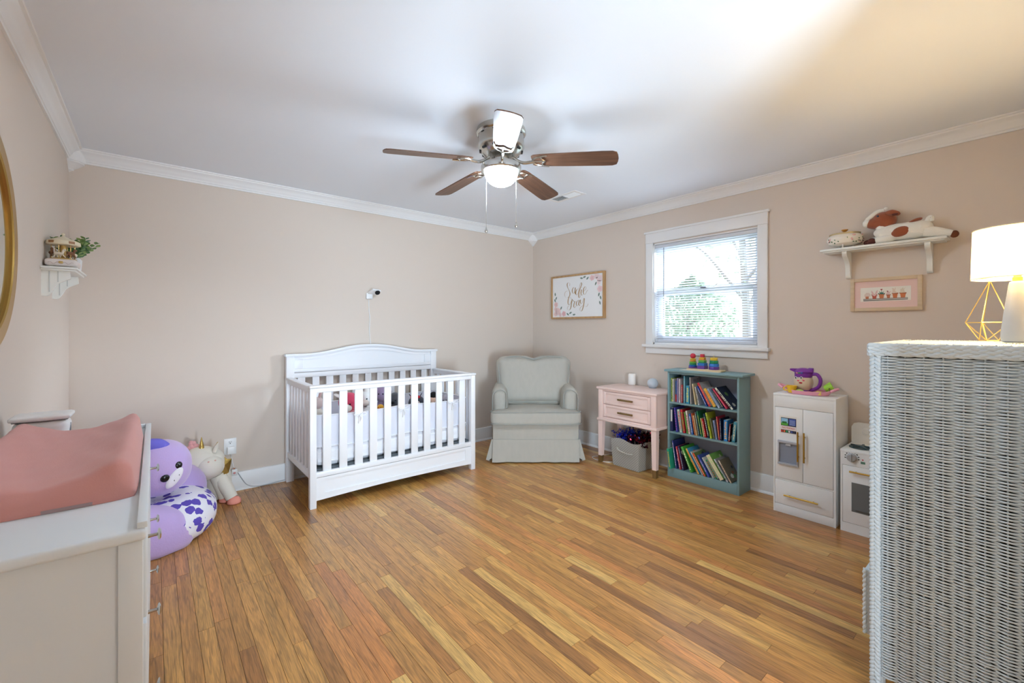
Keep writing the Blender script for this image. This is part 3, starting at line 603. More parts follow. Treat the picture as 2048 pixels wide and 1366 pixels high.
for s in (-1, 1):
    bm = nb(); cols = []
    for i in range(25):
        y = .022 + .64*i/24; cols.append([bm.verts.new((s*(.408 + (.030*max(0, 1-i/4)+.010)*(j/6)**1.4), y + .01*(j/6)*(i == 0), .222-.208*j/6)) for j in range(7)])
    for A, B in zip(cols, cols[1:]):
        for j in range(6): bm.faces.new((A[j], A[j+1], B[j+1], B[j]))
    bmesh.ops.recalc_face_normals(bm, faces=bm.faces); bmesh.ops.solidify(bm, geom=list(bm.faces), thickness=.006); bmesh.ops.recalc_face_normals(bm, faces=bm.faces); lo('side_skirt', bm)
    bm = nb(); prism(bm, [(s*.402, .222), (s*.418, .222), (s*.470, .030), (s*.452, .022), (s*.404, .05)], 'y', .020, .030); lo('corner_pleat', bm)
    # arm: rounded front, sloping a little to the back
    def fa(q, p, s=s): return Vector((q.x + s*.012*max(0, q.z)/.24*(1 if q.y < 0 else .6), q.y, q.z + (.02*(q.y+.27) if q.z > 0 else 0)))
    bm = nb(); rbox(bm, (.145, .54, .50), .060, (s*.338, .40, .435), 12, (.008, .008, .012), fn=fa); a_ = lo('arm', bm)
    bm = nb(); P = [(s*(.338-.058), .118, .50), (s*(.338-.064), .124, .60), (s*(.338-.05), .128, .648), (s*.338, .124, .672), (s*(.338+.05), .128, .650), (s*(.338+.075), .126, .60), (s*(.338+.072), .122, .36)]
    tube(bm, cr(P, 5), .0045, 6); obj('piping', bm, M_PIPE, a_, local=True)
# T-shaped seat cushion
out = [(-.39, -.018), (0, -.022), (.39, -.018), (.400, .09), (.385, .118), (.285, .128), (.268, .20), (.268, .48), (-.268, .48), (-.268, .20), (-.285, .128), (-.385, .118), (-.400, .09)]
def cushion(bm, out, z0, z1, puff, n=14):
    O = cr([(x, y, 0) for x, y in out], 6, True); c = Vector((0, sum(p[1] for p in out)/len(out)*.9, 0)); zm, hh = (z0+z1)/2, (z1-z0)/2; ring = []
    for k in range(-n, n+1):
        t_ = k/n; w = abs(t_); 
        if w > .35: sc = 1-((w-.35)/.65)**1.0*1.0; z = zm + math.copysign(hh*(1+puff*(1-sc)**.5 if 1 else 1), t_); z = zm + math.copysign(hh + puff*(1-sc**2), t_); s2 = sc*.985+.0
        else: z = zm + hh*t_/.35; s2 = 1+.010*math.cos(t_/.35*math.pi/2)
        ring.append((s2, z))
    rows = [[bm.verts.new((c.x+(p.x-c.x)*s, c.y+(p.y-c.y)*s, z)) for p in O] if s > .01 else [bm.verts.new((c.x, c.y, z))] for s, z in ring]
    for A, B in zip(rows, rows[1:]):
        m = max(len(A), len(B))
        for k in range(m):
            if len(A) == 1: bm.faces.new((A[0], B[(k+1) % m], B[k]))
            elif len(B) == 1: bm.faces.new((A[k], A[(k+1) % m], B[0]))
            else: bm.faces.new((A[k], A[(k+1) % m], B[(k+1) % m], B[k]))
    bmesh.ops.recalc_face_normals(bm, faces=bm.faces)
bm = nb(); cushion(bm, out, .372, .482, .022); sc_ = lo('seat_cushion', bm)
for z in (.372, .484):
    bm = nb(); tube(bm, [(p.x*1.004, p.y-.001, z) for p in cr([(x, y, 0) for x, y in out], 6, True)], .005, 6, closed=True); obj('piping', bm, M_PIPE, sc_, local=True)
rt = Matrix.Rotation(R(-13), 3, 'X')
bm = nb(); rbox(bm, (.70, .16, .66), .06, (0, .665, .50), 8, rot=Matrix.Rotation(R(-8), 3, 'X')); lo('back_frame', bm)
def fb(q, p):
    w = (abs(p[0])**3)*(p[2]**3 if p[2] > 0 else 0)*.012
    notch = -.026*math.exp(-(q.x/.05)**2)*max(0, p[2])**3 - .012*math.exp(-(q.x/.2)**2)*max(0, p[2])**3
    crease = .018*math.exp(-(q.x/.022)**2)*(1 if q.y < 0 else 0)*max(0, min(1, (q.z+.02)/.2))
    wr = .006*math.sin(q.x*26+q.z*14)*(1-abs(p[0]))*(1 if q.y < 0 else 0)*(.3+max(0, -p[2]))
    bel = -.035*max(0, -q.z)/.25 if q.y < 0 else 0
    fl = 1 + .06*p[2]
    return Vector((q.x*fl, q.y+crease+wr+bel, q.z+notch-w))
bm = nb(); rbox(bm, (.745, .20, .50), .075, (0, .50, .725), 30, (.012, .055, .02), rot=rt, fn=fb); bc = lo('back_cushion', bm)
rim = []
for i in range(64):
    a = 2*math.pi*i/64; sx = math.copysign(abs(math.cos(a))**.42, math.cos(a)); sz = math.copysign(abs(math.sin(a))**.42, math.sin(a)); q = Vector((sx*.356*(1+.06*sz), -.078-(.03*max(0, -sz)), sz*.238 - (.030*math.exp(-(sx*.356/.06)**2) if sz > .5 else 0)))
    rim.append(Vector((0, .50, .725)) + rt @ q)
bm = nb(); tube(bm, rim, .0055, 6, closed=True); obj('piping', bm, M_PIPE, bc, local=True)

# ================================================================ NIGHTSTAND, BIN
M_PINK = mat((243, 216, 207), .42, name='blush_paint'); M_BRONZE = mat((150, 124, 84), .38, .75)
ns = thing('nightstand', 'blush pink two drawer nightstand on tapered legs with brass feet', 'nightstand', (3.44, 2.355, 0))
nx0, nx1, ny0, ny1 = 3.262, 3.600, 2.047, 2.663
bxo('top', (nx0-.014, ny0-.016, .698), (nx1+.01, ny1+.016, .718), M_PINK, ns, .006)
bm = nb(); box(bm, (nx0+.022, ny0, .424), (nx1, ny1, .698), .002); box(bm, (nx0, ny0, .424), (nx0+.024, ny0+.052, .698), .002); box(bm, (nx0, ny1-.052, .424), (nx0+.024, ny1, .698), .002); box(bm, (nx0, ny0+.05, .682), (nx0+.024, ny1-.05, .698), .002); box(bm, (nx0, ny0+.05, .424), (nx0+.024, ny1-.05, .440), .002); obj('case', bm, M_PINK, ns)
bxo('base_moulding', (nx0-.012, ny0-.012, .400), (nx1+.006, ny1+.012, .424), M_PINK, ns, .008)
for z0, z1 in ((.563, .678), (.445, .557)):
    bm = nb(); y0, y1 = ny0+.056, ny1-.056; box(bm, (nx0+.010, y0, z0), (nx0+.022, y1, z1), .002)
    for a, b in (((nx0+.003, y0, z0), (nx0+.011, y0+.028, z1)), ((nx0+.003, y1-.028, z0), (nx0+.011, y1, z1)), ((nx0+.003, y0+.028, z1-.024), (nx0+.011, y1-.028, z1)), ((nx0+.003, y0+.028, z0), (nx0+.011, y1-.028, z0+.024))): box(bm, a, b, .002)
    d_ = obj('drawer', bm, M_PINK, ns); zc = (z0+z1)/2
    bm = nb(); box(bm, (nx0-.020, 2.272, zc-.008), (nx0-.008, 2.432, zc+.008), .002); box(bm, (nx0-.010, 2.285, zc-.005), (nx0+.010, 2.297, zc+.005)); box(bm, (nx0-.010, 2.407, zc-.005), (nx0+.010, 2.419, zc+.005)); obj('handle', bm, M_BRONZE, d_)
for x, y, sx, sy in ((nx0, ny0, 1, 1), (nx0, ny1, 1, -1), (nx1, ny0, -1, 1), (nx1, ny1, -1, -1)):
    def legseg(z0, z1, s0, s1):
        bm = nb(); r0 = [bm.verts.new(p) for p in ((x, y, z0), (x+sx*s0, y, z0), (x+sx*s0, y+sy*s0, z0), (x, y+sy*s0, z0))]; r1 = [bm.verts.new(p) for p in ((x, y, z1), (x+sx*s1, y, z1), (x+sx*s1, y+sy*s1, z1), (x, y+sy*s1, z1))]
        bm.faces.new(r0); bm.faces.new(r1)
        for k in range(4): bm.faces.new((r0[k], r0[(k+1) % 4], r1[(k+1) % 4], r1[k]))
        bmesh.ops.recalc_face_normals(bm, faces=bm.faces); return bm
    l_ = obj('leg', legseg(.066, .402, .038, .048), M_PINK, ns); obj('foot_cap', legseg(0, .067, .034, .038), M_BRONZE, l_)
p = onZ(1264, 770, .718); bm = nb()
lathe(bm, [(0, .0), (.026, 0), (.026, .004), (.034, .006), (.036, .012), (.036, .098), (.034, .106), (.027, .111), (0, .112)], (p.x, p.y, .718), 28)
sm = tag(obj('sound_machine', bm, mat((246, 244, 240), .5)), 'white rounded cylinder night light standing on the pink nightstand', 'night light')
p = onZ(1305.5, 776, .718); bm = nb(); ell(bm, (p.x, p.y, .718+.044), (.049, .049, .046), nu=28, nv=18)
for v in bm.verts: v.co.z = max(v.co.z, .720)
sp_ = thing('smart_speaker', 'pale blue-grey fabric sphere speaker standing on the pink nightstand', 'speaker', (p.x, p.y, .718)); obj('fabric_ball', bm, mat((198, 206, 214), .9, 0, .3, 500), sp_)
bm = nb(); lathe(bm, [(0, 0), (.032, 0), (.036, .005), (0, .006)], (p.x, p.y, .718), 24); obj('base_ring', bm, mat((190, 196, 204), .5), sp_)
# bin
M_TREL = pattern((206, 200, 190), (246, 242, 234), 'lattice', 285, .36)
P4 = [onZ(1224.6, 928.7, 0), onZ(1271.8, 945.5, 0)]
bn = thing('storage_bin', 'fabric storage bin with beige trellis print under the nightstand', 'storage bin', (3.42, 2.30, 0))
a, b = Vector((3.297, 2.515, 0)), Vector((3.285, 2.235, 0)); c2, d2 = Vector((3.560, 2.215, 0)), Vector((3.565, 2.505, 0))
bot = [a, b, c2, d2]; ce = sum(bot, Vector())/4
bm = nb(); uv = bm.loops.layers.uv.new('UVMap'); per = []
for k in range(4):
    p, q = bot[k], bot[(k+1) % 4]
    for i in range(12): per.append(p + (q-p)*(i/12))
rows = []
for j in range(9):
    t_ = j/8; rows.append([bm.verts.new(ce + (q-ce)*(1+.10*t_ + .02*math.sin(math.pi*t_)) + Vector((0, 0, .003+.252*t_ + (.012*math.sin(q.y*24) if j == 8 else 0)))) for q in per])
n_ = len(per); cum = [0]
for k in range(n_): cum.append(cum[-1] + (per[(k+1) % n_]-per[k]).length)
for j in range(8):
    for k in range(n_):
        f = bm.faces.new((rows[j][k], rows[j][(k+1) % n_], rows[j+1][(k+1) % n_], rows[j+1][k]))
        for lp, (uu, vv) in zip(f.loops, ((cum[k], j), (cum[k+1], j), (cum[k+1], j+1), (cum[k], j+1))): lp[uv].uv = (uu, vv*.0315)
bm.faces.new([rows[0][k] for k in reversed(range(n_))])
bmesh.ops.solidify(bm, geom=list(bm.faces), thickness=.005); obj('fabric_body', bm, M_TREL, bn)
bm = nb(); tube(bm, cr([(3.276, 2.455, .178), (3.258, 2.43, .165), (3.25, 2.37, .155), (3.252, 2.31, .15), (3.266, 2.285, .152)], 5), .007, 8, flat=.5); obj('handle', bm, mat((186, 180, 168), .8), bn)
rn = random.Random(5)
def tinsel(name, label, cols, x0, x1, y0, y1, z0, z1, n):
    bm = nb()
    for i in range(n):
        p = Vector((rn.uniform(x0, x1), rn.uniform(y0, y1), rn.uniform(z0, z1) - .02*rn.random())); d = Euler((rn.random()*6, rn.random()*6, rn.random()*6)).to_matrix(); s = rn.uniform(.008, .022)
        f = bm.faces.new([bm.verts.new(p + d @ Vector(q)*s) for q in ((-1, -.28, 0), (0, -.3, .25), (0, .3, .25), (-1, .28, 0))]); f.material_index = i % len(cols)
        f = bm.faces.new([bm.verts.new(p + d @ Vector(q)*s) for q in ((0, -.3, .25), (1, -.2, -.1), (1, .2, -.1), (0, .3, .25))]); f.material_index = i % len(cols)
    o = obj(name, bm, [mat(c, .18, .85) for c in cols], None, 0); tag(o, label, 'tinsel'); o['kind'] = 'stuff'
tinsel('blue_tinsel', 'shiny blue tinsel spilling from the trellis print bin', [(20, 40, 190), (12, 20, 120), (60, 90, 235)], 3.29, 3.56, 2.36, 2.53, .225, .318, 420)
tinsel('red_tinsel', 'dark red and navy tinsel in the trellis print bin', [(60, 10, 24), (16, 14, 46), (120, 16, 30)], 3.29, 3.57, 2.20, 2.36, .225, .312, 420)
ow = thing('wall_outlet', 'white wall outlet with plugs under the nightstand', 'outlet', (XR, 2.62, .30))
bxo('plate', (XR-.006, 2.585, .265), (XR, 2.665, .385), M_PLW, ow, .003); bxo('plug', (XR-.045, 2.60, .32), (XR-.005, 2.65, .365), mat((150, 154, 160), .5), ow, .006)
bm = nb(); tube(bm, cr([(XR-.03, 2.625, .322), (3.60, 2.66, .16), (3.612, 2.70, .02), (3.52, 2.74, .005), (3.40, 2.77, .005), (3.33, 2.79, .005), (3.29, 2.74, .005), (3.285, 2.66, .005), (3.31, 2.58, .005), (3.40, 2.54, .005)], 6), .0028, 6)
tag(obj('white_cord', bm, M_PLW), 'white cord looping on the floor around the nightstand leg', 'cord')

# ================================================================ BOOKCASE
M_TEAL = mat((130, 163, 168), .45, 0, .03, 90, .04, 6, name='teal_paint')
bx0, bx1, by0, by1 = 3.412, 3.613, 1.436, 2.030
bk = thing('bookcase', 'dusty teal painted three shelf bookcase under the window', 'bookcase', (3.51, 1.733, 0))
bxo('top', (bx0-.022, by0-.034, .900), (bx1+.006, by1+.022, .919), M_TEAL, bk, .005)
bxo('side', (bx0, by0, 0), (bx1, by0+.016, .900), M_TEAL, bk, .002); bxo('side', (bx0, by1-.016, 0), (bx1, by1, .900), M_TEAL, bk, .002)
bxo('back_panel', (bx1-.006, by0+.016, .04), (bx1, by1-.016, .90), mat((150, 154, 172), .6), bk)
bxo('front_rail', (bx0, by0+.016, .882), (bx0+.014, by1-.016, .900), M_TEAL, bk, .002)
SHZ = (.640, .388, .078)
for z in SHZ: bxo('shelf', (bx0+(.0 if z > .1 else .012), by0+.016, z-.013), (bx1-.006, by1-.016, z), M_TEAL, bk, .0015)
bxo('plinth', (bx0, by0+.016, 0), (bx0+.014, by1-.016, .078), M_TEAL, bk, .002)

# ---- books: spine colour, cover colour, thickness, height, depth, lean, spine print colour, label
BK = {}
BK[0] = [
 ((196, 214, 90), None, .009, .200, .15, 0, (70, 90, 40), 'thin lime green book on the top shelf'),
 ((232, 228, 214), None, .009, .196, .15, 0, (120, 120, 110), 'thin cream book between lime green and blue-red ones, top shelf'),
 ((60, 96, 156), (60, 96, 156), .011, .180, .14, 0, (200, 44, 60), 'book with spine half blue half red on the top shelf'),
 ((170, 160, 200), None, .008, .205, .15, 0, (120, 110, 160), 'lavender picture book on the top shelf'),
 ((236, 226, 230), None, .009, .200, .15, 0, (190, 160, 170), 'white-pink thin book next to the lavender one'),
 ((216, 96, 100), None, .008, .152, .14, 0, (240, 220, 210), 'short coral red book on the top shelf'),
 ((104, 164, 184), None, .013, .228, .16, 0, (150, 190, 200), 'tall pale blue book reaching the bookcase top rail'),
 ((58, 156, 190), None, .028, .150, .12, 0, (232, 226, 120), 'thick bright blue board book with yellow lettering, top shelf'),
 ((214, 208, 206), (178, 178, 190), .007, .222, .17, 2, (190, 180, 180), 'tall grey book with first on its cover'),
 ((238, 226, 190), None, .009, .172, .15, 9, (200, 170, 120), 'cream thin book leaning on the tall grey book'),
 ((236, 236, 232), None, .008, .150, .15, 12, (120, 120, 120), 'small white book leaning beside the cream one, top shelf'),
 ((44, 78, 170), None, .010, .172, .15, 28, (220, 226, 240), 'slim royal blue book leaning on the top shelf'),
 ((206, 44, 66), (206, 206, 210), .017, .205, .16, 29, (240, 160, 120), 'red spined book with pale grey cover leaning, top shelf'),
 ((244, 196, 70), (232, 222, 206), .022, .160, .12, 31, (240, 120, 60), 'yellow spined rounded board book leaning on top shelf'),
 ((168, 192, 220), None, .012, .168, .15, 33, (110, 130, 170), 'powder blue book leaning on the top shelf'),
 ((52, 82, 118), (44, 60, 100), .007, .170, .15, 35, (230, 200, 80), 'thin slate blue book leaning behind the raspberry one'),
 ((204, 62, 92), None, .012, .182, .15, 37, (240, 120, 140), 'raspberry pink book leaning on the top shelf'),
 ((236, 230, 214), (34, 46, 74), .014, .202, .17, 41, (60, 60, 60), 'white spined book with dark night-sky cover, top shelf')]
BK[1] = [
 ((36, 46, 92), None, .022, .200, .15, 0, (220, 222, 216), 'navy book with big pale spine label, middle shelf'),
 ((70, 74, 170), None, .013, .206, .15, 6, (226, 90, 140), 'violet blue book with dotted spine on the middle shelf'),
 ((196, 220, 200), None, .021, .192, .14, 8, (226, 92, 104), 'mint book with floral spine on the middle shelf'),
 ((210, 40, 56), None, .018, .196, .14, 8, (122, 190, 80), 'red book with green top label, middle shelf'),
 ((130, 186, 92), None, .009, .180, .14, 9, (70, 110, 60), 'leaf green slim book on the middle shelf'),
 ((236, 228, 220), None, .013, .192, .14, 9, (200, 60, 80), 'white book with red letters down its spine, middle shelf'),
 ((56, 110, 196), None, .013, .170, .14, 9, (236, 240, 246), 'cobalt blue book with white letters, middle shelf'),
 ((232, 118, 70), None, .006, .178, .14, 10, (240, 180, 120), 'thin orange book on the middle shelf'),
 ((240, 206, 160), None, .009, .164, .14, 10, (180, 130, 90), 'peach thin book beside the orange one, middle shelf'),
 ((88, 120, 130), None, .008, .192, .14, 10, (200, 208, 206), 'grey-teal thin book on the middle shelf'),
 ((46, 140, 96), None, .009, .205, .14, 11, (222, 190, 80), 'emerald green book standing proud on the middle shelf'),
 ((226, 200, 150), None, .008, .150, .14, 11, (160, 200, 60), 'short tan book beside the emerald one, middle shelf'),
 ((216, 44, 48), None, .008, .148, .14, 11, (250, 230, 230), 'short scarlet book on the middle shelf'),
 ((34, 66, 92), None, .011, .192, .14, 12, (214, 216, 204), 'dark petrol blue book next to the scarlet one'),
 ((192, 214, 70), None, .011, .204, .14, 12, (60, 70, 40), 'acid yellow-green tall book on the middle shelf'),
 ((118, 122, 84), None, .010, .160, .14, 12, (150, 120, 110), 'olive book in the shade of the acid green one'),
 ((132, 150, 186), None, .014, .150, .14, 9, (100, 112, 150), 'dusty lilac-blue book on the middle shelf'),
 ((216, 70, 104), None, .008, .182, .14, 7, (240, 200, 80), 'hot pink thin book on the middle shelf'),
 ((26, 40, 76), (22, 32, 66), .008, .172, .15, 3, (190, 190, 190), 'midnight blue book behind the bright blue box book'),
 ((64, 150, 220), None, .026, .164, .11, 0, (250, 190, 110), 'bright sky blue box book with white bird, middle shelf'),
 ((150, 28, 40), (20, 22, 34), .010, .140, .11, -4, (230, 226, 216), 'crimson and black book next to sky blue box'),
 ((74, 150, 168), (40, 70, 90), .024, .160, .11, -6, (226, 214, 170), 'thick turquoise book at the end of middle shelf')]
BK[2] = [
 ((44, 166, 130), None, .016, .168, .12, 8, (240, 170, 70), 'teal green book with orange vents sticking out of bottom shelf'),
 ((56, 66, 140), (40, 52, 120), .010, .235, .19, 9, (236, 230, 236), 'tall navy starry book on the bottom shelf'),
 ((222, 78, 96), None, .010, .190, .17, 11, (240, 230, 236), 'rose red book beside the tall starry one'),
 ((38, 60, 120), (60, 40, 70), .009, .200, .17, 13, (200, 200, 214), 'deep blue book with purple ring on cover, bottom shelf'),
 ((84, 176, 72), (72, 170, 60), .019, .212, .18, 24, (230, 240, 200), 'big grass green book leaning on the bottom shelf'),
 ((240, 196, 90), (70, 160, 210), .014, .214, .18, 30, (214, 90, 60), 'yellow spined book with blue farm cover, bottom shelf'),
 ((236, 236, 238), (210, 208, 196), .007, .196, .18, 31, (190, 190, 190), 'plain white thin book leaning on the bottom shelf'),
 ((234, 92, 50), (110, 140, 80), .013, .192, .17, 31, (250, 200, 150), 'bright orange-red book leaning on the bottom shelf'),
 ((58, 84, 186), (60, 84, 160), .015, .180, .17, 31, (244, 246, 252), 'blue book titled in white down its spine, bottom shelf'),
 ((232, 236, 232), (230, 230, 226), .006, .170, .17, 32, (180, 180, 180), 'thin off-white book between blue and green, bottom shelf'),
 ((34, 140, 92), (240, 236, 226), .014, .158, .16, 33, (230, 70, 60), 'green book with red dots leaning, bottom shelf'),
 ((240, 226, 190), (126, 186, 92), .030, .205, .19, 34, (210, 230, 170), 'fat cream spined padded book, bottom shelf'),
 ((206, 214, 226), (150, 150, 150), .010, .185, .17, 34, (90, 130, 70), 'pale picture book with little animals, bottom shelf'),
 ((238, 226, 206), (120, 110, 90), .009, .180, .16, 32, (160, 90, 60), 'book with cow photograph cover, end of bottom shelf')]
M_PAGE = mat((238, 232, 218), .8)
def book(x, y, z, sp, cv, w, h, d, th, pc, label, k, shelf):
    t_ = thing('picture_book', label, 'book', (x, y, z), rot=(R(-th), 0, 0), group='picture books in the teal bookcase'); cv = cv or sp
    rn = random.Random(shelf*100+k); m1, m2 = mat(sp, .45), mat(cv, .45); bm = nb(); c = min(.0022, w*.22)
    box(bm, (0, -w, 0), (c, 0, h), .0006, 1, 0); box(bm, (c, -w, 0), (d, -w+c, h), .0004, 1, 1); box(bm, (c, -c, 0), (d, 0, h), .0004, 1, 1); obj('cover', bm, [m1, m2], t_, local=True)
    bm = nb(); box(bm, (c, -w+c, .002), (d-.003, -c, h-.002)); obj('pages', bm, M_PAGE, t_, local=True)
    pm = mat(pc, .5); bm = nb(); zz = h*.1
    if label.startswith('book with spine half'):
        box(bm, (-.0004, -w+.0006, .002), (.0002, -.0006, h*.36)); 
    elif 'big pale' in label: box(bm, (-.0004, -w+.003, h*.42), (.0002, -.004, h*.92))
    elif 'titled in white' in label:
        text(bm, 'Little Blue Truck', .0135, Matrix.Translation((-.0003, -w/2, h*.5)) @ Matrix(((0, 0, -1, 0), (0, -1, 0, 0), (-1, 0, 0, 0), (0, 0, 0, 1))))
    elif 'dotted' in label or 'red dots' in label:
        for q in range(8): box(bm, (-.0004, -w*.7, zz + q*h*.105), (.0002, -w*.3, zz+.009+q*h*.105))
    else:
        while zz < h*.88:
            ln = rn.uniform(.004, .012)*(1 if rn.random() < .75 else 2)
            if zz + ln < h*.93: box(bm, (-.0004, -w*rn.uniform(.62, .82), zz), (.0002, -w*rn.uniform(.16, .36), zz+ln))
            zz += ln + rn.uniform(.002, .006)
    obj('spine_print', bm, pm, t_, 0, local=True)
    # print on the cover that faces along the shelf
    Mt = lambda px, pz: Matrix.Translation((px, -w-.0003, pz)) @ Matrix(((1, 0, 0, 0), (0, 0, -1, 0), (0, 1, 0, 0), (0, 0, 0, 1)))
    if 'first' in label:
        bm = nb(); text(bm, 'FIRST', .034, Mt(d*.52, h*.86)); obj('cover_lettering', bm, mat((60, 66, 90), .6), t_, 0, local=True)
    elif 'pale grey cover' in label:
        bm = nb(); box(bm, (d*.30, -w-.0004, h*.12), (d*.62, -w+.0001, h*.34)); obj('cover_picture', bm, mat((150, 90, 110), .6), t_, 0, local=True)
    elif cv != sp:
        for q in range(4):
            bm = nb(); px, pz, rr = d*rn.uniform(.2, .8), h*rn.uniform(.15, .85), rn.uniform(.010, .022)
            vs = prism(bm, [(px+rr*math.cos(a_*.5236), pz+rr*rn.uniform(.6, 1.1)*math.sin(a_*.5236)) for a_ in range(12)], 'y', -w-.0004, -w+.0001)
            obj('cover_picture', bm, mat([pc, (228, 222, 206), (110, 150, 90), (60, 60, 70)][q], .6), t_, 0, local=True)
for s, L in BK.items():
    z = SHZ[s] + .0005; xr_, th0, w0 = by1-.0185, 0, 0; first = True; lim = by0+.018; items = []
    tot = 0
    # walk along the shelf; a leaning book's top corner rests on the one before it (right face of the one before: pr, th_p, height hp)
    prev = None
    for k, (sp, cv, w, h, d, th, pc, lab) in enumerate(L):
        a = R(th)
        if prev is None: y = xr_ - h*math.sin(a) if th >= 0 else xr_
        else:
            py, pa, ph, pw = prev
            if pa < 0: by = py - pw*math.cos(pa)
            else: by = py - pw/math.cos(pa) if pa >= 0 else py
            # keep the new left face clear of the old right face at the height where they would meet
            zt = min(h*math.cos(a), ph*math.cos(pa) + pw*math.sin(max(pa, 0)))
            need = (by + zt*math.tan(pa)) - zt*math.tan(a)
            y = min(by, need) - .0006
        items.append((y, a, w, h, d)); prev = (y, a, h, w)
    y_end = items[-1][0] - items[-1][2]/max(.5, math.cos(items[-1][1])); free = y_end - lim; n_ = len(L)
    for k, ((y, a, w, h, d), rec) in enumerate(zip(items, L)):
        th = math.degrees(a); sq = min(0, free); 
        zz = z + (w*math.sin(-a) if a < 0 else 0)
        xx = bx0 + .012 + (rnd_ := random.Random(s*31+k)).uniform(0, .018) + max(0, .03-(d-.11))*.3
        if s == 2: xx = bx0 - .004 + rnd_.uniform(0, .015)
        if s == 2 and k == 0: xx = bx0 - .045
        xx = min(xx, bx1-.008-d)
        book(xx, y - max(0, free)*k/n_*.9, zz, rec[0], rec[1], w, h, d, th, rec[6], rec[7], k, s)

# ---- stacking toy on a sheet of paper on the bookcase
zt = .919
bm = nb(); P = [onZ(1352, 737.5, zt), onZ(1445, 745.5, zt), onZ(1462, 741, zt), onZ(1380, 734.5, zt)]
box(bm, (3.425, 1.60, zt), (3.545, 1.93, zt+.0012)); tag(obj('paper_sheet', bm, mat((232, 226, 206), .8)), 'cream sheet of paper under the rainbow stacking toy', 'paper')
zb = zt + .0016
st = thing('stacking_toy', 'rainbow wooden stacking toy with three towers on a base board', 'stacking toy', (3.50, 1.745, zb))
bxo('base_board', (3.463, 1.595, zb), (3.547, 1.885, zb+.014), mat((226, 204, 166), .5), st, .003); zb += .0142
RB = [(112, 66, 160), (40, 120, 200), (40, 150, 96), (120, 190, 70), (240, 160, 60), (236, 200, 60)]
def yat(u): return onX(u, 715, 3.505)[1]
y_ = yat(1386); z = zb
for k, (r_, c_) in enumerate(zip((.037, .034, .030, .030, .025, .025), RB)):
    bm = nb(); hh = .0135; lathe(bm, [(0, 0), (r_*.75, 0), (r_*.93, hh*.18), (r_, hh*.5), (r_*.93, hh*.82), (r_*.75, hh), (0, hh)], (3.505, y_, z), 24); obj('ring', bm, mat(c_, .35), st); z += hh+.0003
bm = nb(); ell(bm, (3.505, y_, z+.020), .0225, nu=18, nv=12); obj('ball', bm, mat((206, 52, 74), .35), st)
def tower(u, spec, n, a0):
    y = yat(u); z = zb
    for r_, hh, c_ in spec:
        bm = nb(); vs = prism(bm, [(3.505+r_*math.cos(a0+2*math.pi*k/n), y+r_*math.sin(a0+2*math.pi*k/n)) for k in range(n)], 'z', z, z+hh); bmesh.ops.bevel(bm, geom=list(bm.edges), offset=.0016, segments=1, affect='EDGES'); obj('block', bm, mat(c_, .35), st); z += hh+.0004
    return y, z
yy, zz = tower(1405, [(.044, .026, RB[0]), (.041, .021, RB[1]), (.034, .012, RB[2]), (.034, .012, RB[3]), (.028, .012, RB[4]), (.028, .010, RB[5])], 4, R(45))
bxo('block', (3.491, yy-.014, zz), (3.519, yy+.014, zz+.026), mat((206, 52, 74), .35), st, .002)
yy, zz = tower(1428, [(.040, .024, RB[0]), (.038, .024, (58, 130, 214)), (.033, .025, RB[2]), (.029, .023, RB[5])], 8, R(22))
bm = nb(); cyl(bm, (3.505, yy, zz), (3.505, yy, zz+.010), .004, n=10); ell(bm, (3.505, yy, zz+.013), .006, nu=10, nv=8); obj('peg', bm, mat((224, 206, 170), .5), st)

# ================================================================ PLAY KITCHEN
M_CREAM = mat((242, 244, 244), .4, name='toy_white')
fr_ = thing('play_fridge', 'white toy refrigerator with gold bar handles and ice dispenser', 'toy fridge', (3.48, .996, 0))
fx, fy0, fy1, fxb = 3.340, .815, 1.176, 3.618
bm = nb(); box(bm, (fx+.014, fy0, 0), (fxb, fy0+.014, .806), .001); box(bm, (fx+.014, fy1-.014, 0), (fxb, fy1, .806), .001); box(bm, (fx+.03, fy0+.014, .04), (fxb, fy1-.014, .78)); box(bm, (fx, fy0, 0), (fx+.015, fy0+.0125, .806)); box(bm, (fx, fy1-.0095, 0), (fx+.015, fy1, .806)); obj('cabinet', bm, M_CREAM, fr_)
bxo('top', (fx-.001, fy0-.001, .8055), (fxb, fy1+.001, .820), M_CREAM, fr_, .0015); bxo('header_panel', (fx, fy0+.0128, .729), (fx+.015, fy1-.0098, .805), M_CREAM, fr_, .001); bxo('toe_panel', (fx, fy0+.0128, 0), (fx+.015, fy1-.0098, .058), M_CREAM, fr_, .001); bxo('mid_rail', (fx+.002, fy0+.0128, .2275), (fx+.015, fy1-.0098, .2365), M_CREAM, fr_)
dl = bxo('door', (fx-.001, .9985, .239), (fx+.013, fy1-.0115, .7265), M_CREAM, fr_, .001); dr = bxo('door', (fx-.001, fy0+.0145, .239), (fx+.013, .9955, .7265), M_CREAM, fr_, .001); dw = bxo('drawer', (fx-.001, fy0+.0145, .0605), (fx+.013, fy1-.0115, .2255), M_CREAM, fr_, .001)
def bar(name, p0, p1, par, st_=.02):
    bm = nb(); p0, p1 = Vector(p0), Vector(p1); d = (p1-p0).normalized(); tube(bm, [p0, p1], .0055, 12)
    for q in (p0 + d*.03, p1 - d*.03): tube(bm, [q, q + Vector((st_, 0, 0))], .0035, 8)
    return obj(name, bm, M_GOLD, par)
bar('handle', (fx-.024, 1.021, .378), (fx-.024, 1.021, .576), dl); bar('handle', (fx-.024, .985, .378), (fx-.024, .985, .576), dr); bar('handle', (fx-.024, .906, .131), (fx-.024, 1.104, .131), dw)
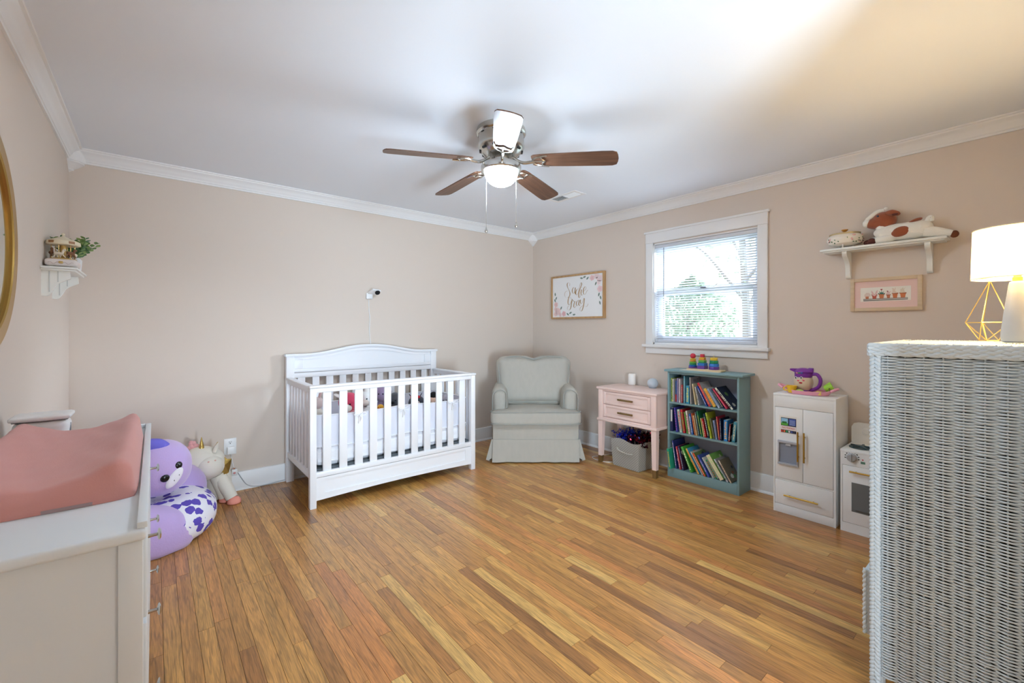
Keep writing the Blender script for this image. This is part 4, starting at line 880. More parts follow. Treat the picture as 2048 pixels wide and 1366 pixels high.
# notepad sticker
dc = bxo('notepad_sticker', (fx-.0018, 1.033, .548), (fx-.0009, 1.138, .672), mat((236, 234, 230), .4), dl)
xs_ = fx-.0022
def flat(name, y0, y1, z0, z1, c, par, x=xs_, m=None): bm = nb(); box(bm, (x, y0, z0), (x+.0005, y1, z1)); return obj(name, bm, m or mat(c, .4), par, 0)
flat('screen', 1.036, 1.128, .556, .658, (24, 26, 40), dc); x2 = xs_-.0005
flat('sticker_picture', 1.085, 1.126, .621, .654, (150, 200, 232), dc, x2); flat('sticker_picture', 1.085, 1.126, .607, .622, (84, 176, 66), dc, x2); flat('sticker_picture', 1.092, 1.120, .619, .632, (36, 110, 56), dc, x2-.0004)
flat('sticker_picture', 1.039, 1.079, .608, .654, (70, 96, 176), dc, x2)
for k in range(4): flat('sticker_picture', 1.043, 1.074, .613+.009*k, .616+.009*k, (176, 196, 232), dc, x2-.0004)
flat('note_panel', 1.036, 1.128, .575, .603, (232, 226, 226), dc, x2)
bm = nb(); text(bm, 'NOTEPAD', .0165, Matrix.Translation((x2-.0005, 1.082, .589)) @ Matrix(((0, 0, -1, 0), (-1, 0, 0, 0), (0, 1, 0, 0), (0, 0, 0, 1)))); obj('note_lettering', bm, mat((206, 84, 72), .5), dc, 0)
for k, c_ in enumerate(((200, 60, 60), (236, 120, 70), (52, 160, 100), (226, 228, 226), (70, 90, 170), (50, 60, 90))): flat('sticker_icon', 1.1165-.0148*k, 1.1270-.0148*k, .5595, .5715, c_, dc, x2)
# dispenser
M_SIL = mat((186, 190, 200), .3, .35); bm = nb(); y0, y1, z0, z1 = 1.022, 1.145, .336, .500
for a, b in (((fx-.016, y0, z1-.016), (fx-.001, y1, z1)), ((fx-.016, y0, z0), (fx-.001, y1, z0+.014)), ((fx-.012, y0, z0+.014), (fx-.001, y0+.009, z1-.016)), ((fx-.012, y1-.009, z0+.014), (fx-.001, y1, z1-.016))): box(bm, a, b, .002)
dp = obj('dispenser', bm, M_SIL, dl); bxo('dispenser_recess', (fx-.0018, y0+.009, z0+.014), (fx-.0011, y1-.009, z1-.016), mat((140, 148, 164), .45), dp)
bm = nb(); prism(bm, [(1.066, .470), (1.100, .470), (1.093, .486), (1.070, .486)], 'x', fx-.010, fx-.002); obj('dispenser_lever', bm, mat((206, 210, 218), .3), dp)
# stove
so = thing('play_stove', 'white toy stove with grey knob, gold handle and oven window', 'toy stove', (3.48, .61, 0))
sy0, sy1, sx = .432, .792, 3.340
bm = nb(); box(bm, (sx+.014, sy0, 0), (fxb, sy1, .498), .001); box(bm, (sx, sy0, 0), (sx+.015, sy0+.010, .498)); box(bm, (sx, sy1-.010, 0), (sx+.015, sy1, .498)); obj('cabinet', bm, M_CREAM, so)
bxo('cooktop', (sx-.002, sy0-.001, .498), (fxb, sy1+.001, .512), M_CREAM, so, .0015); bxo('control_panel', (sx-.0, sy0+.0103, .418), (sx+.015, sy1-.0103, .4975), M_CREAM, so); bxo('toe_panel', (sx, sy0+.0103, 0), (sx+.015, sy1-.0103, .058), M_CREAM, so)
od = bxo('oven_door', (sx-.001, sy0+.012, .0605), (sx+.013, sy1-.012, .4155), M_CREAM, so, .001); bar('handle', (sx-.022, .50, .384), (sx-.022, .742, .384), od)
bxo('oven_window', (sx-.0022, .49, .135), (sx-.0008, .735, .315), mat((112, 116, 118), .15), od); bm = nb(); lathe(bm, [(0, 0), (.045, 0), (.052, .012), (.047, .012), (.040, .003), (0, .003)], (0, 0, 0), 24, M=Matrix.Diagonal((.02, 1, .6, 1))); bmesh.ops.transform(bm, matrix=Matrix.Translation((sx-.0035, .665, .142)), verts=bm.verts); obj('oven_pan', bm, mat((84, 82, 78), .4), od)
p = onX(1704, 915, sx); bm = nb(); lathe(bm, [(0, 0), (.026, 0), (.026, .012), (.020, .018), (0, .018)], (0, 0, 0), 24, M=Matrix.Rotation(R(-90), 4, 'Y')); bmesh.ops.transform(bm, matrix=Matrix.Translation((sx, p.y, p.z)), verts=bm.verts); box(bm, (sx-.026, p.y-.0035, p.z-.024), (sx-.016, p.y+.0035, p.z+.024), .002); kn = obj('knob', bm, mat((176, 180, 186), .35, .3), so)
for k in range(9):
    a = R(-10+25*k); bm = nb(); box(bm, (-.0004, -.0026, -.004), (.0004, .0026, .004)); bmesh.ops.transform(bm, matrix=Matrix.Translation((sx-.0005, p.y-.034*math.cos(a), p.z+.034*math.sin(a))) @ Matrix.Rotation(a+R(90), 4, 'X'), verts=bm.verts); obj('dial_mark', bm, M_BLACK, kn, 0)
flat('indicator', .676, .684, .462, .468, (206, 40, 60), so, sx-.0006); flat('indicator', .668, .690, .440, .454, (90, 140, 120), so, sx-.0006)
bm = nb(); prism(bm, [(sy0, .512), (sy1, .512), (sy1, .615), (sy1-.012, .638), (sy1-.035, .646), (sy0+.035, .646), (sy0+.012, .638), (sy0, .615)], 'x', 3.596, 3.612); bs = obj('backsplash', bm, M_CREAM, so)
for yy in (.712, .52):
    bm = nb(); lathe(bm, [(0, 0), (.026, 0), (.024, .004), (.016, .006), (.014, .012), (0, .012)], (0, 0, 0), 20, M=Matrix.Rotation(R(-90), 4, 'Y')); bmesh.ops.transform(bm, matrix=Matrix.Translation((3.596, yy, .592)), verts=bm.verts); obj('timer_knob', bm, M_CREAM, bs)
for yy in (.712, .52):
    bm = nb(); lathe(bm, [(.050, 0), (.062, 0), (.062, .005), (.050, .005)], (3.46, yy, .5125), 28)
    for k in range(5): a = 2*math.pi*k/5; box(bm, (.012, -.006, .004), (.06, .006, .013), .002, 1, 0, Matrix.Translation((3.46, yy, .5125)) @ Matrix.Rotation(a, 4, 'Z'))
    lathe(bm, [(0, 0), (.018, 0), (.016, .014), (0, .014)], (3.46, yy, .5125), 14); obj('burner', bm, mat((64, 84, 88), .5), so)

# ---- tea set on the fridge
zf = .820; tc_ = Vector((3.455, 1.005, 0))
tr = thing('toy_tray', 'pink plastic toy tea tray with upturned handles on the toy fridge', 'toy tray', (tc_.x, tc_.y, zf)); M_TP = mat((240, 168, 190), .3)
bm = nb(); A = []
n = 48; prof = [(0, .0), (.55, 0), (.86, .002), (.93, .010), (.985, .024), (1, .026), (.96, .028), (.90, .012), (.84, .006), (0, .006)]
rows = []
for r_, z in prof:
    if r_ == 0: rows.append([bm.verts.new((tc_.x, tc_.y, zf+z))]); continue
    ring = []
    for k in range(n):
        a = 2*math.pi*k/n; sc_ = 1 + (.012*math.cos(a*12) if r_ > .9 else 0); ex = abs(math.sin(a))**10
        ring.append(bm.verts.new((tc_.x + .092*r_*sc_*math.cos(a), tc_.y + (.138+.007*ex*max(0, r_-.8)*5)*r_*sc_*math.sin(a), zf + z + ex*.016*max(0, r_-.85)/.15)))
    rows.append(ring)
for A_, B_ in zip(rows, rows[1:]):
    for k in range(n):
        k2 = (k+1) % n
        if len(A_) == 1: bm.faces.new((A_[0], B_[k2], B_[k]))
        elif len(B_) == 1: bm.faces.new((A_[k], A_[k2], B_[0]))
        else: bm.faces.new((A_[k], A_[k2], B_[k2], B_[k]))
obj('tray_dish', bm, M_TP, tr)
for s in (-1, 1):
    bm = nb(); y = tc_.y + s*.142; tube(bm, cr([(tc_.x-.03, y, zf+.034), (tc_.x-.024, y+s*.020, zf+.046), (tc_.x, y+s*.030, zf+.050), (tc_.x+.024, y+s*.020, zf+.046), (tc_.x+.03, y, zf+.034)], 5), .009, 8); obj('handle', bm, M_TP, tr)
zt_ = zf+.0075; M_PUR = mat((122, 46, 158), .3); M_TEAC = mat((222, 208, 184), .3)
tx, ty = 3.480, onX(1607, 760, 3.480)[1]
tp = thing('toy_teapot', 'toy teapot with purple lid and handle and a smiling face', 'toy teapot', (tx, ty, zt_))
bm = nb(); lathe(bm, [(0, 0), (.040, 0), (.044, .007), (.038, .018), (0, .020)], (tx, ty, zt_), 28); obj('foot', bm, M_PUR, tp)
bm = nb(); lathe(bm, [(0, .016), (.038, .018), (.053, .038), (.058, .064), (.056, .088), (.049, .106), (0, .110)], (tx, ty, zt_), 32); body = obj('pot', bm, M_TEAC, tp)
bm = nb(); lathe(bm, [(0, .106), (.052, .106), (.053, .136), (.058, .141), (.056, .149), (.036, .162), (.014, .168), (0, .168)], (tx, ty, zt_), 32); prism(bm, [(ty+.04, zt_+.134), (ty+.076, zt_+.150), (ty+.075, zt_+.160), (ty+.03, zt_+.162)], 'x', tx-.024, tx+.018); box(bm, (tx-.012, ty-.060, zt_+.138), (tx+.012, ty-.03, zt_+.170), .005); obj('lid', bm, M_PUR, tp)
bm = nb(); tube(bm, cr([(tx, ty-.044, zt_+.126), (tx, ty-.080, zt_+.128), (tx, ty-.100, zt_+.092), (tx, ty-.088, zt_+.044), (tx, ty-.040, zt_+.014)], 6), .0115, 10); obj('handle', bm, M_PUR, tp)
def on_pot(u, v, r=.0575): # point on the pot towards the room
    p = onX(u, v, tx-.05); dy = p.y-ty; return Vector((tx - math.sqrt(max(1e-6, r*r-dy*dy)), p.y, p.z))
for u in (1592, 1603.5):
    p = on_pot(u, 755.5); bm = nb(); ell(bm, p, (.003, .008, .009), nu=12, nv=8); e_ = obj('eye', bm, mat((250, 250, 250), .3), body); bm = nb(); ell(bm, p + Vector((-.0022, .001, 0)), (.0025, .0045, .006), nu=10, nv=8); obj('pupil', bm, M_BLACK, e_)
for u in (1596.5, 1607): p = on_pot(u+.5, 761); bm = nb(); ell(bm, p, (.003, .008, .005), nu=10, nv=6); obj('cheek', bm, mat((222, 96, 116), .5), body)
p = on_pot(1602, 765.5); bm = nb(); ell(bm, p, (.004, .011, .006), nu=12, nv=6); obj('mouth', bm, mat((190, 50, 60), .5), body)
for k, c_ in enumerate(((226, 150, 150), (70, 170, 80), (60, 110, 190))):
    p = on_pot(1594+5*k, 745.5, .0545); bm = nb(); ell(bm, p, (.003, .007, .007), nu=10, nv=6); obj('button', bm, mat(c_, .4), tp)
def cup(name, label, c, rot, col):
    t_ = thing(name, label, 'toy cup', c, rot=rot); bm = nb(); lathe(bm, [(0, 0), (.020, 0), (.024, .010), (.033, .048), (.0305, .048), (.022, .012), (0, .006)], n=24); obj('bowl', bm, mat(col, .35), t_, local=True)
    bm = nb(); tube(bm, cr([(.026, 0, .014), (.044, 0, .016), (.048, 0, .030), (.031, 0, .040)], 4), .004, 8); obj('handle', bm, mat(col, .35), t_, local=True)
    bm = nb(); ell(bm, (-.024, -.016, .026), (.003, .003, .006), nu=8, nv=6); obj('eye', bm, M_BLACK, t_, local=True)
    bm = nb(); ell(bm, (-.030, -.004, .026), (.003, .003, .006), nu=8, nv=6); obj('eye', bm, M_BLACK, t_, local=True)
py_ = onX(1580, 771, 3.405); cup('toy_cup', 'yellow toy cup standing on the pink tea tray', (3.402, onX(1583.5, 771, 3.402)[1], zt_), (0, 0, R(120)), (246, 200, 50))
cup('toy_cup', 'lime green toy cup tipped over on the pink tea tray', (3.452, onX(1648, 760, 3.452)[1]-.004, zt_+.036), (R(62), 0, R(15)), (150, 206, 60))
bm = nb(); q = onX(1599, 774, 3.395); ell(bm, (3.400, q.y, zt_+.014), (.022, .024, .0135), nu=18, nv=10); tag(obj('toy_cupcake', bm, mat((196, 226, 120), .4)), 'pale green domed toy cake on the tea tray', 'toy food')
bm = nb(); q = onX(1618, 777, 3.395); ell(bm, (3.405, q.y, zt_+.009), (.020, .024, .0085), nu=18, nv=8, pw=.7); tag(obj('toy_biscuit', bm, mat((244, 170, 52), .45)), 'flat orange toy biscuit on the tea tray', 'toy food')
q = onX(1638, 775, 3.40); bm = nb(); box(bm, (3.388, q.y-.014, zt_), (3.416, q.y+.016, zt_+.024), .004); tag(obj('toy_cake', bm, mat((240, 214, 110), .45)), 'square pale yellow toy cake on the tea tray', 'toy food')

# ================================================================ WALL THINGS
# ---- framed name sign
M_FRW = wood((176, 136, 92), (200, 160, 112), (30, 30, 6), .5)
sg = thing('name_sign', 'wood framed white name sign with gold script and pink flowers', 'wall sign', (XR, 3.262, 1.376)); y0, y1, z0, z1 = 2.872, 3.652, 1.377, 1.872; xf = XR-.036
for a, b in (((xf, y0, z0), (XR, y0+.020, z1)), ((xf, y1-.020, z0), (XR, y1, z1)), ((xf, y0+.02, z0), (XR, y1-.02, z0+.020)), ((xf, y0+.02, z1-.020), (XR, y1-.02, z1))): bxo('frame_bar', a, b, M_FRW, sg, .0015)
xp = XR-.026; pn = bxo('print_panel', (xp, y0+.018, z0+.018), (XR, y1-.018, z1-.018), mat((240, 240, 240), .55), sg)
zk = 11.386
def zp(a, b): return onX(1090 + a/zk, 530 + b/zk, xp)
# the photo crop is slightly skewed by view, so points go straight to the panel plane
M_SCR = mat((176, 142, 98), .5)
ST = [[(562, 475), (566, 425), (535, 400), (508, 430), (512, 500), (548, 575), (570, 645), (558, 705), (520, 745), (474, 738), (448, 690), (460, 622), (498, 592), (525, 588)],
 [(690, 518), (655, 508), (625, 560), (624, 620), (642, 650), (672, 615), (690, 556), (692, 515), (683, 600), (690, 662), (712, 640)],
 [(762, 540), (722, 562), (702, 625), (712, 682), (742, 670), (766, 600), (795, 460), (825, 398), (836, 440), (806, 520), (776, 620), (768, 700), (776, 748), (796, 730), (806, 690)],
 [(832, 560), (820, 640), (832, 692), (862, 668)], [(836, 502), (838, 508)],
 [(876, 602), (922, 560), (936, 512), (916, 490), (886, 530), (872, 612), (890, 672), (922, 660), (952, 600), (976, 568)],
 [(598, 772), (577, 727), (548, 738), (528, 800), (526, 880), (550, 912), (580, 880), (608, 805), (620, 775), (606, 860), (590, 960), (570, 1012), (540, 1030), (512, 1002), (522, 952), (562, 930), (622, 962)], [(490, 895), (528, 908), (556, 890)],
 [(640, 800), (650, 832), (682, 825), (664, 880), (656, 940), (670, 976), (692, 960), (708, 928)],
 [(762, 800), (727, 830), (711, 890), (726, 932), (756, 900), (775, 830), (781, 800), (770, 880), (784, 930), (806, 900)],
 [(810, 790), (804, 850), (820, 886), (852, 850), (886, 762), (896, 770), (886, 870), (870, 960), (840, 1040), (812, 1052), (796, 1010), (816, 960), (880, 922), (940, 950), (974, 912), (982, 880)]]
bm = nb()
for S_ in ST:
    P = cr([zp(a, b) for a, b in S_], 6); rr = []
    for i in range(len(P)):
        d = P[min(i+1, len(P)-1)] - P[max(i-1, 0)]; dn = d.normalized() if d.length else Vector((0, 0, -1)); rr.append(.0024 + .0052*max(0, -dn.z)**2)
    pts = P; top = []; bot = []
    for i, p in enumerate(pts):   # flat pen stroke
        top.append(bm.verts.new((xp-.0006, p.y + rr[i]*.8, p.z + rr[i]*.25))); bot.append(bm.verts.new((xp-.0006, p.y - rr[i]*.8, p.z - rr[i]*.25)))
    for i in range(len(pts)-1): bm.faces.new((top[i], bot[i], bot[i+1], top[i+1]))
obj('lettering', bm, M_SCR, pn, 0)
def leafp(a, b, ang, ln, wd, c, par=pn):
    o = zp(a, b); ca, sa = math.cos(R(ang)), math.sin(R(ang)); bm = nb(); pts = [(-1, 0), (-.5, .8), (.1, 1), (.6, .6), (1, 0), (.6, -.6), (.1, -1), (-.5, -.8)]
    bm.faces.new([bm.verts.new((xp-.0007, o.y - (x*ln*ca - y*wd*sa), o.z + (x*ln*sa + y*wd*ca))) for x, y in pts]); obj('leaf_print', bm, mat(c, .6), par, 0)
G1 = (122, 140, 130)
for a, b, g in ((832, 300, 170), (900, 272, 15), (970, 300, 40), (1228, 670, 70), (1266, 740, -70), (1252, 860, -70), (1158, 420, 60), (234, 672, 95), (256, 762, 60), (230, 815, -60), (370, 982, 60), (520, 1122, -35), (582, 1090, 25), (662, 1130, 10)): leafp(a, b, g, .023, .010, G1)
def rose(a, b, r_, c):
    o = zp(a, b)
    for j, (k, s_) in enumerate(((1, 1), (.72, .975), (.42, .95))):
        bm = nb(); bm.faces.new([bm.verts.new((xp-.0006-.0002*j, o.y + r_*k*(1+.10*math.cos(5*t_*.2094+j))*math.cos(t_*.2094), o.z + r_*k*(1+.10*math.cos(5*t_*.2094+j))*math.sin(t_*.2094))) for t_ in range(30)]); obj('flower_print', bm, mat(tuple(int(q*s_) for q in c), .6), pn, 0)
for a, b, r_, c in ((1072, 292, .030, (240, 202, 202)), (1160, 252, .028, (246, 222, 222)), (1240, 300, .040, (244, 220, 222)), (1225, 390, .028, (246, 224, 224)), (1250, 540, .034, (240, 208, 210)), (252, 905, .030, (240, 204, 202)), (240, 1010, .026, (244, 216, 214)), (300, 1060, .042, (244, 212, 210)), (430, 1112, .030, (236, 190, 194)), (240, 1120, .028, (244, 214, 212)), (350, 1140, .022, (244, 216, 216))): rose(a, b, r_, c)

# ---- baby monitor
mo = thing('baby_monitor', 'white wall mounted baby camera above the crib', 'baby monitor', (1.554, YB, 1.56))
bm = nb(); box(bm, (1.526, YB-.026, 1.545), (1.586, YB, 1.602), .006); obj('wall_mount', bm, M_PLW, mo)
bm = nb(); vs = box(bm, (1.535, YB-.105, 1.588), (1.625, YB-.02, 1.608), .006, 2); bmesh.ops.transform(bm, matrix=Matrix.Translation((1.56, YB-.02, 1.595)) @ Matrix.Rotation(R(-22), 4, 'X') @ Matrix.Rotation(R(14), 4, 'Z') @ Matrix.Translation((-1.56, -YB+.02, -1.595)), verts=bm.verts); hd = obj('camera_head', bm, M_PLW, mo)
bm = nb(); lathe(bm, [(0, 0), (.024, 0), (.022, .008), (0, .008)], (0, 0, 0), 24, M=Matrix.Rotation(R(-48), 4, 'X') @ Matrix.Rotation(R(180), 4, 'X')); bmesh.ops.transform(bm, matrix=Matrix.Translation((1.605, YB-.090, 1.604)), verts=bm.verts); obj('lens', bm, M_BLACK, hd)
bm = nb(); tube(bm, cr([(1.552, YB-.010, 1.547), (1.556, YB-.006, 1.45), (1.564, YB-.008, 1.36), (1.560, YB-.006, 1.25), (1.572, YB-.007, 1.1), (1.570, YB-.006, .9), (1.60, YB-.008, .6)], 5), .0035, 6); obj('cord', bm, M_PLW, mo)
# ---- outlet with charger on the back wall
oo = thing('charger_outlet', 'white wall outlet with plugged charger beside the unicorn', 'outlet', (.457, YB, .29)); bxo('plate', (.414, YB-.006, .288), (.496, YB, .413), M_PLW, oo, .003)
for zc in (.382, ): bm = nb(); lathe(bm, [(0, 0), (.017, 0), (.016, .003), (0, .003)], (.455, YB-.006, zc), 20, M=Matrix.Rotation(R(90), 4, 'X')); sk = obj('socket', bm, M_PLW, oo)
for dx, dz, w_ in ((-.006, .004, .0012), (.006, .004, .0012), (0, -.007, .0022)): bxo('socket_hole', (.455+dx-w_, YB-.0097, .382+dz-.004), (.455+dx+w_, YB-.0088, .382+dz+.004), M_BLACK, sk)
cg = bxo('charger', (.434, YB-.034, .295), (.482, YB-.005, .352), M_PLW, oo, .004); 
bm = nb(); tube(bm, cr([(.458, YB-.02, .296), (.468, YB-.018, .23), (.480, YB-.022, .175)], 5), .0030, 6); obj('cord', bm, M_PLW, cg)
cb = thing('plug_adapter', 'small white plug adapter hanging at the baseboard by the unicorn', 'plug adapter', (.480, YB, .15)); bxo('block', (.460, YB-.050, .128), (.500, YB-.018, .176), M_PLW, cb, .005); bxo('contact', (.474, YB-.034, .176), (.484, YB-.026, .183), mat((186, 110, 70), .4), cb); bm = nb(); lathe(bm, [(0, 0), (.009, 0), (0, .0006)], (.478, YB-.0505, .150), 16, M=Matrix.Rotation(R(90), 4, 'X')); obj('sticker', bm, mat((216, 150, 150), .5), cb)
bm = nb(); tube(bm, cr([(.502, YB-.032, .145), (.53, YB-.030, .09), (.565, YB-.032, .035), (.62, YB-.034, .010), (.70, YB-.036, .006), (.80, YB-.036, .012), (.835, YB-.034, .012)], 6), .0030, 6); tag(obj('grey_cord', bm, mat((176, 182, 186), .5)), 'thin grey cord trailing along the baseboard towards the crib', 'cord')

# ---- wall shelf with cow and bowl
M_SHF = mat((236, 238, 234), .4); sx0 = 3.505
ws = thing('wall_shelf', 'long white wall shelf on two scrolled brackets by the lamp', 'wall shelf', (XR, .64, 1.79)); zs = 1.806
bm = nb(); box(bm, (sx0, .330, zs-.016), (XR, .948, zs), .005); box(bm, (sx0+.012, .342, zs-.024), (XR, .936, zs-.015), .004); obj('board', bm, M_SHF, ws)
for yc in (.815, .415):
    bm = nb(); P = [(XR, 1.782)] + [(q.x, q.y) for q in cr([(3.525, 1.782, 0), (3.521, 1.768, 0), (3.533, 1.748, 0), (3.560, 1.732, 0), (3.592, 1.706, 0), (3.606, 1.672, 0), (3.610, 1.630, 0), (3.622, 1.610, 0), (3.640, 1.606, 0)], 4)] + [(XR, 1.61)]
    prism(bm, P, 'y', yc-.013, yc+.013); obj('bracket', bm, M_SHF, ws)
# bowl
M_FLOR = mat((240, 232, 218), .25); pb = onX(1689.5, 490, 3.572); bo = thing('trinket_bowl', 'lidded floral porcelain bowl with gold rim on the wall shelf', 'bowl', (3.572, pb.y, zs))
bm = nb(); lathe(bm, [(0, .016), (.040, .016), (.064, .031), (.073, .056), (.070, .076), (.058, .092), (0, .094)], (3.572, pb.y, zs), 36, sy=1.38); bw = obj('bowl_body', bm, M_FLOR, bo)
for k in range(3): a = R(60+120*k); bm = nb(); tube(bm, [(3.572+.050*math.cos(a), pb.y+.050*math.sin(a), zs), (3.572+.046*math.cos(a), pb.y+.046*math.sin(a), zs+.012), (3.572+.044*math.cos(a), pb.y+.044*math.sin(a), zs+.024)], [.006, .004, .008], 8); obj('foot', bm, M_FLOR, bo)
bm = nb(); lathe(bm, [(.056, .090), (.062, .092), (.063, .098), (.058, .101), (.030, .104), (0, .105)], (3.572, pb.y, zs), 36, sy=1.38); obj('lid', bm, mat((206, 186, 140), .3, .7), bo)
bm = nb(); lathe(bm, [(0, .104), (.008, .104), (.006, .111), (.018, .121), (.019, .126), (0, .126)], (3.572, pb.y, zs), 16); obj('lid_knob', bm, mat((196, 140, 64), .35, .3), bo)
rn = random.Random(9)
for k in range(34):
    a = R(rn.uniform(110, 330)); zz = rn.uniform(.032, .080); rr = .073*math.sqrt(max(.1, 1-((zz-.056)/.043)**2*.35)); bm = nb()
    c_ = (70, 110, 72) if k % 3 else (236, 190, 186); s_ = .0045 if k % 3 else .010
    ell(bm, (3.572+rr*math.cos(a)*.995, pb.y+rr*math.sin(a)*.995*1.38, zs+zz), (s_ if k % 3 else .003, s_*.6, s_), (rn.random()*3, 0, a), nu=8, nv=6); obj('flower_print', bm, mat(c_, .4), bw)
# plush cow lying along the shelf, head towards the bowl: local +x runs along the shelf towards the lamp
M_CW = mat((238, 236, 228), .95, 0, .5, 160, sheen=.3); M_CB = mat((150, 78, 46), .95, 0, .5, 160, sheen=.3); M_CH = mat((92, 50, 44), .95)
cw = thing('plush_cow', 'brown and white plush cow lying on the wall shelf', 'plush toy', (3.572, .56, zs))
def S3(u, v, dx=0): q = onX(u, v, 3.572+dx); return q
bm = nb()
def skin(bm, chain, n=14, mi=0):
    P = [Vector(c[0]) for c in chain]; rad = [c[1] for c in chain]; Q = cr(P, 5); rr = []
    for i in range(len(rad)-1):
        for k in range(5): rr.append(rad[i] + (rad[i+1]-rad[i])*(k/5))
    rr.append(rad[-1]); tube(bm, Q, rr, n, mi)
skin(bm, [(S3(1752, 474), .022), (S3(1760, 470), .044), (S3(1780, 466), .052), (S3(1815, 462), .054), (S3(1842, 458), .052), (S3(1860, 456), .038), (S3(1866, 456), .010)], 18)
for v in bm.verts: v.co.z = max(v.co.z, zs+.002)
cbody = obj('body', bm, M_CW, cw)
bm = nb(); skin(bm, [(S3(1850, 462, -.012), .034), (S3(1872, 464, -.010), .030), (S3(1890, 465, -.008), .023), (S3(1904, 467, -.006), .019)], 14)
for v in bm.verts: v.co.z = max(v.co.z, zs+.002)
obj('hind_leg', bm, M_CW, cw); bm = nb(); ell(bm, S3(1909, 468, -.006), (.018, .020, .021), nu=14, nv=10); obj('hind_hoof', bm, mat((110, 60, 34), .95), cw)
for dx, du in ((-.034, 0), (.020, -8)):
    bm = nb(); skin(bm, [(S3(1796, 470, dx*.4), .020), (S3(1782, 475, dx*.8), .027), (S3(1764+du*.5, 479, dx), .022), (S3(1752+du, 482, dx), .020)], 12)
    for v in bm.verts: v.co.z = max(v.co.z, zs+.002)
    obj('foreleg', bm, M_CW, cw); bm = nb(); q = S3(1744+du, 483, dx); q.z = zs+.021; ell(bm, q, (.021, .022, .020), nu=14, nv=10); obj('hoof', bm, M_CH, cw)
bm = nb(); skin(bm, [(S3(1768, 464), .034), (S3(1764, 452), .034), (S3(1762, 444), .030)], 14); obj('neck', bm, M_CW, cw)
bm = nb(); q = S3(1769, 441); ell(bm, q, (.050, .062, .054), (R(25), 0, 0), nu=22, nv=16); hd = obj('head', bm, M_CB, cw)
bm = nb(); skin(bm, [(S3(1762, 444), .048), (S3(1750, 447), .038), (S3(1740, 448), .030), (S3(1733, 448), .018)], 14); obj('muzzle', bm, M_CB, hd)
bm = nb(); ell(bm, S3(1735.5, 447), (.028, .027, .029), nu=16, nv=12); mz = obj('nose_patch', bm, M_CW, hd)
bm = nb(); skin(bm, [(S3(1734, 441, -.006), .014), (S3(1745, 432, -.006), .015), (S3(1756, 424.5, -.004), .016), (S3(1768, 421.5, 0), .014)], 10); obj('blaze', bm, M_CW, hd)
for dx, s in ((-.030, 1), (.030, -1)):
    bm = nb(); skin(bm, [(S3(1772, 427, dx), .012), (S3(1784, 425, dx*1.4), .018), (S3(1796, 427, dx*1.5), .014), (S3(1801, 427, dx*1.5), .004)], 10); obj('ear', bm, M_CB, hd)
    bm = nb(); ell(bm, S3(1772, 417, dx*.5), .010, nu=10, nv=8); obj('horn', bm, M_CW, hd)
bm = nb(); ell(bm, S3(1790, 428.5, -.058), (.004, .016, .007), nu=10, nv=6); obj('ear_lining', bm, M_CH, hd)
bm = nb(); ell(bm, S3(1755.5, 432.5, -.046), .0062, nu=10, nv=8); obj('eye', bm, mat((56, 70, 92), .1), hd)
for u, v in ((1729, 442), (1730, 449)): bm = nb(); ell(bm, S3(u, v, -.014), (.003, .004, .002), nu=8, nv=6); obj('stitch', bm, M_BLACK, mz)
bm = nb(); ell(bm, S3(1801, 463, -.046), (.014, .046, .030), (R(-15), 0, 0), nu=16, nv=10); obj('patch', bm, M_CB, cbody); bm = nb(); ell(bm, S3(1831, 441, -.006), (.030, .034, .010), (R(-18), 0, 0), nu=16, nv=10); obj('patch', bm, M_CB, cbody)
bm = nb(); skin(bm, [(S3(1852, 446), .012), (S3(1858, 437), .014), (S3(1862, 435), .014), (S3(1864, 442), .009)], 10); obj('tail', bm, M_CW, cw)

# ---- bunny picture
pf = thing('flowerpot_picture', 'light wood framed picture of bunnies in flowerpots with pink mat', 'picture', (XR, .628, 1.381)); M_FR2 = wood((206, 182, 148), (222, 200, 168), (40, 5, 40), .5)
y0, y1, z0, z1 = .449, .805, 1.384, 1.601; xf = XR-.022
for a, b in (((xf, y0, z0), (XR, y0+.022, z1)), ((xf, y1-.022, z0), (XR, y1, z1)), ((xf, y0+.022, z0), (XR, y1-.022, z0+.022)), ((xf, y0+.022, z1-.022), (XR, y1-.022, z1))): bxo('frame_bar', a, b, M_FR2, pf, .0015)
xm = XR-.014; mt = bxo('pink_mat', (xm, y0+.02, z0+.02), (XR, y1-.02, z1-.02), mat((232, 200, 192), .7), pf)
Z2 = 11.378
def z2(a, b): return onX(1680 + a/Z2, 540 + b/Z2, xm)
bm = nb(); c4 = [z2(470, 400), z2(1612, 335), z2(1625, 722), z2(475, 770)]; ya, yb_ = c4[0].y, (c4[1].y+c4[2].y)/2; box(bm, (xm-.0005, min(ya, yb_), 1.447), (xm+.0002, max(ya, yb_), 1.538)); pc = obj('print_paper', bm, mat((240, 236, 226), .7), mt, 0)
def ppoly(name, pts, c, d=0):
    bm = nb(); bm.faces.new([bm.verts.new(z2(a, b) + Vector((-.0008-d, 0, 0))) for a, b in pts]); return obj(name, bm, mat(c, .7), pc, 0)
ppoly('shelf_print', [(535, 660), (535, 715), (1545, 668), (1545, 618)], (120, 118, 112)); ppoly('shelf_print', [(545, 675), (545, 690), (1535, 650), (1535, 632)], (206, 196, 186), .0002)
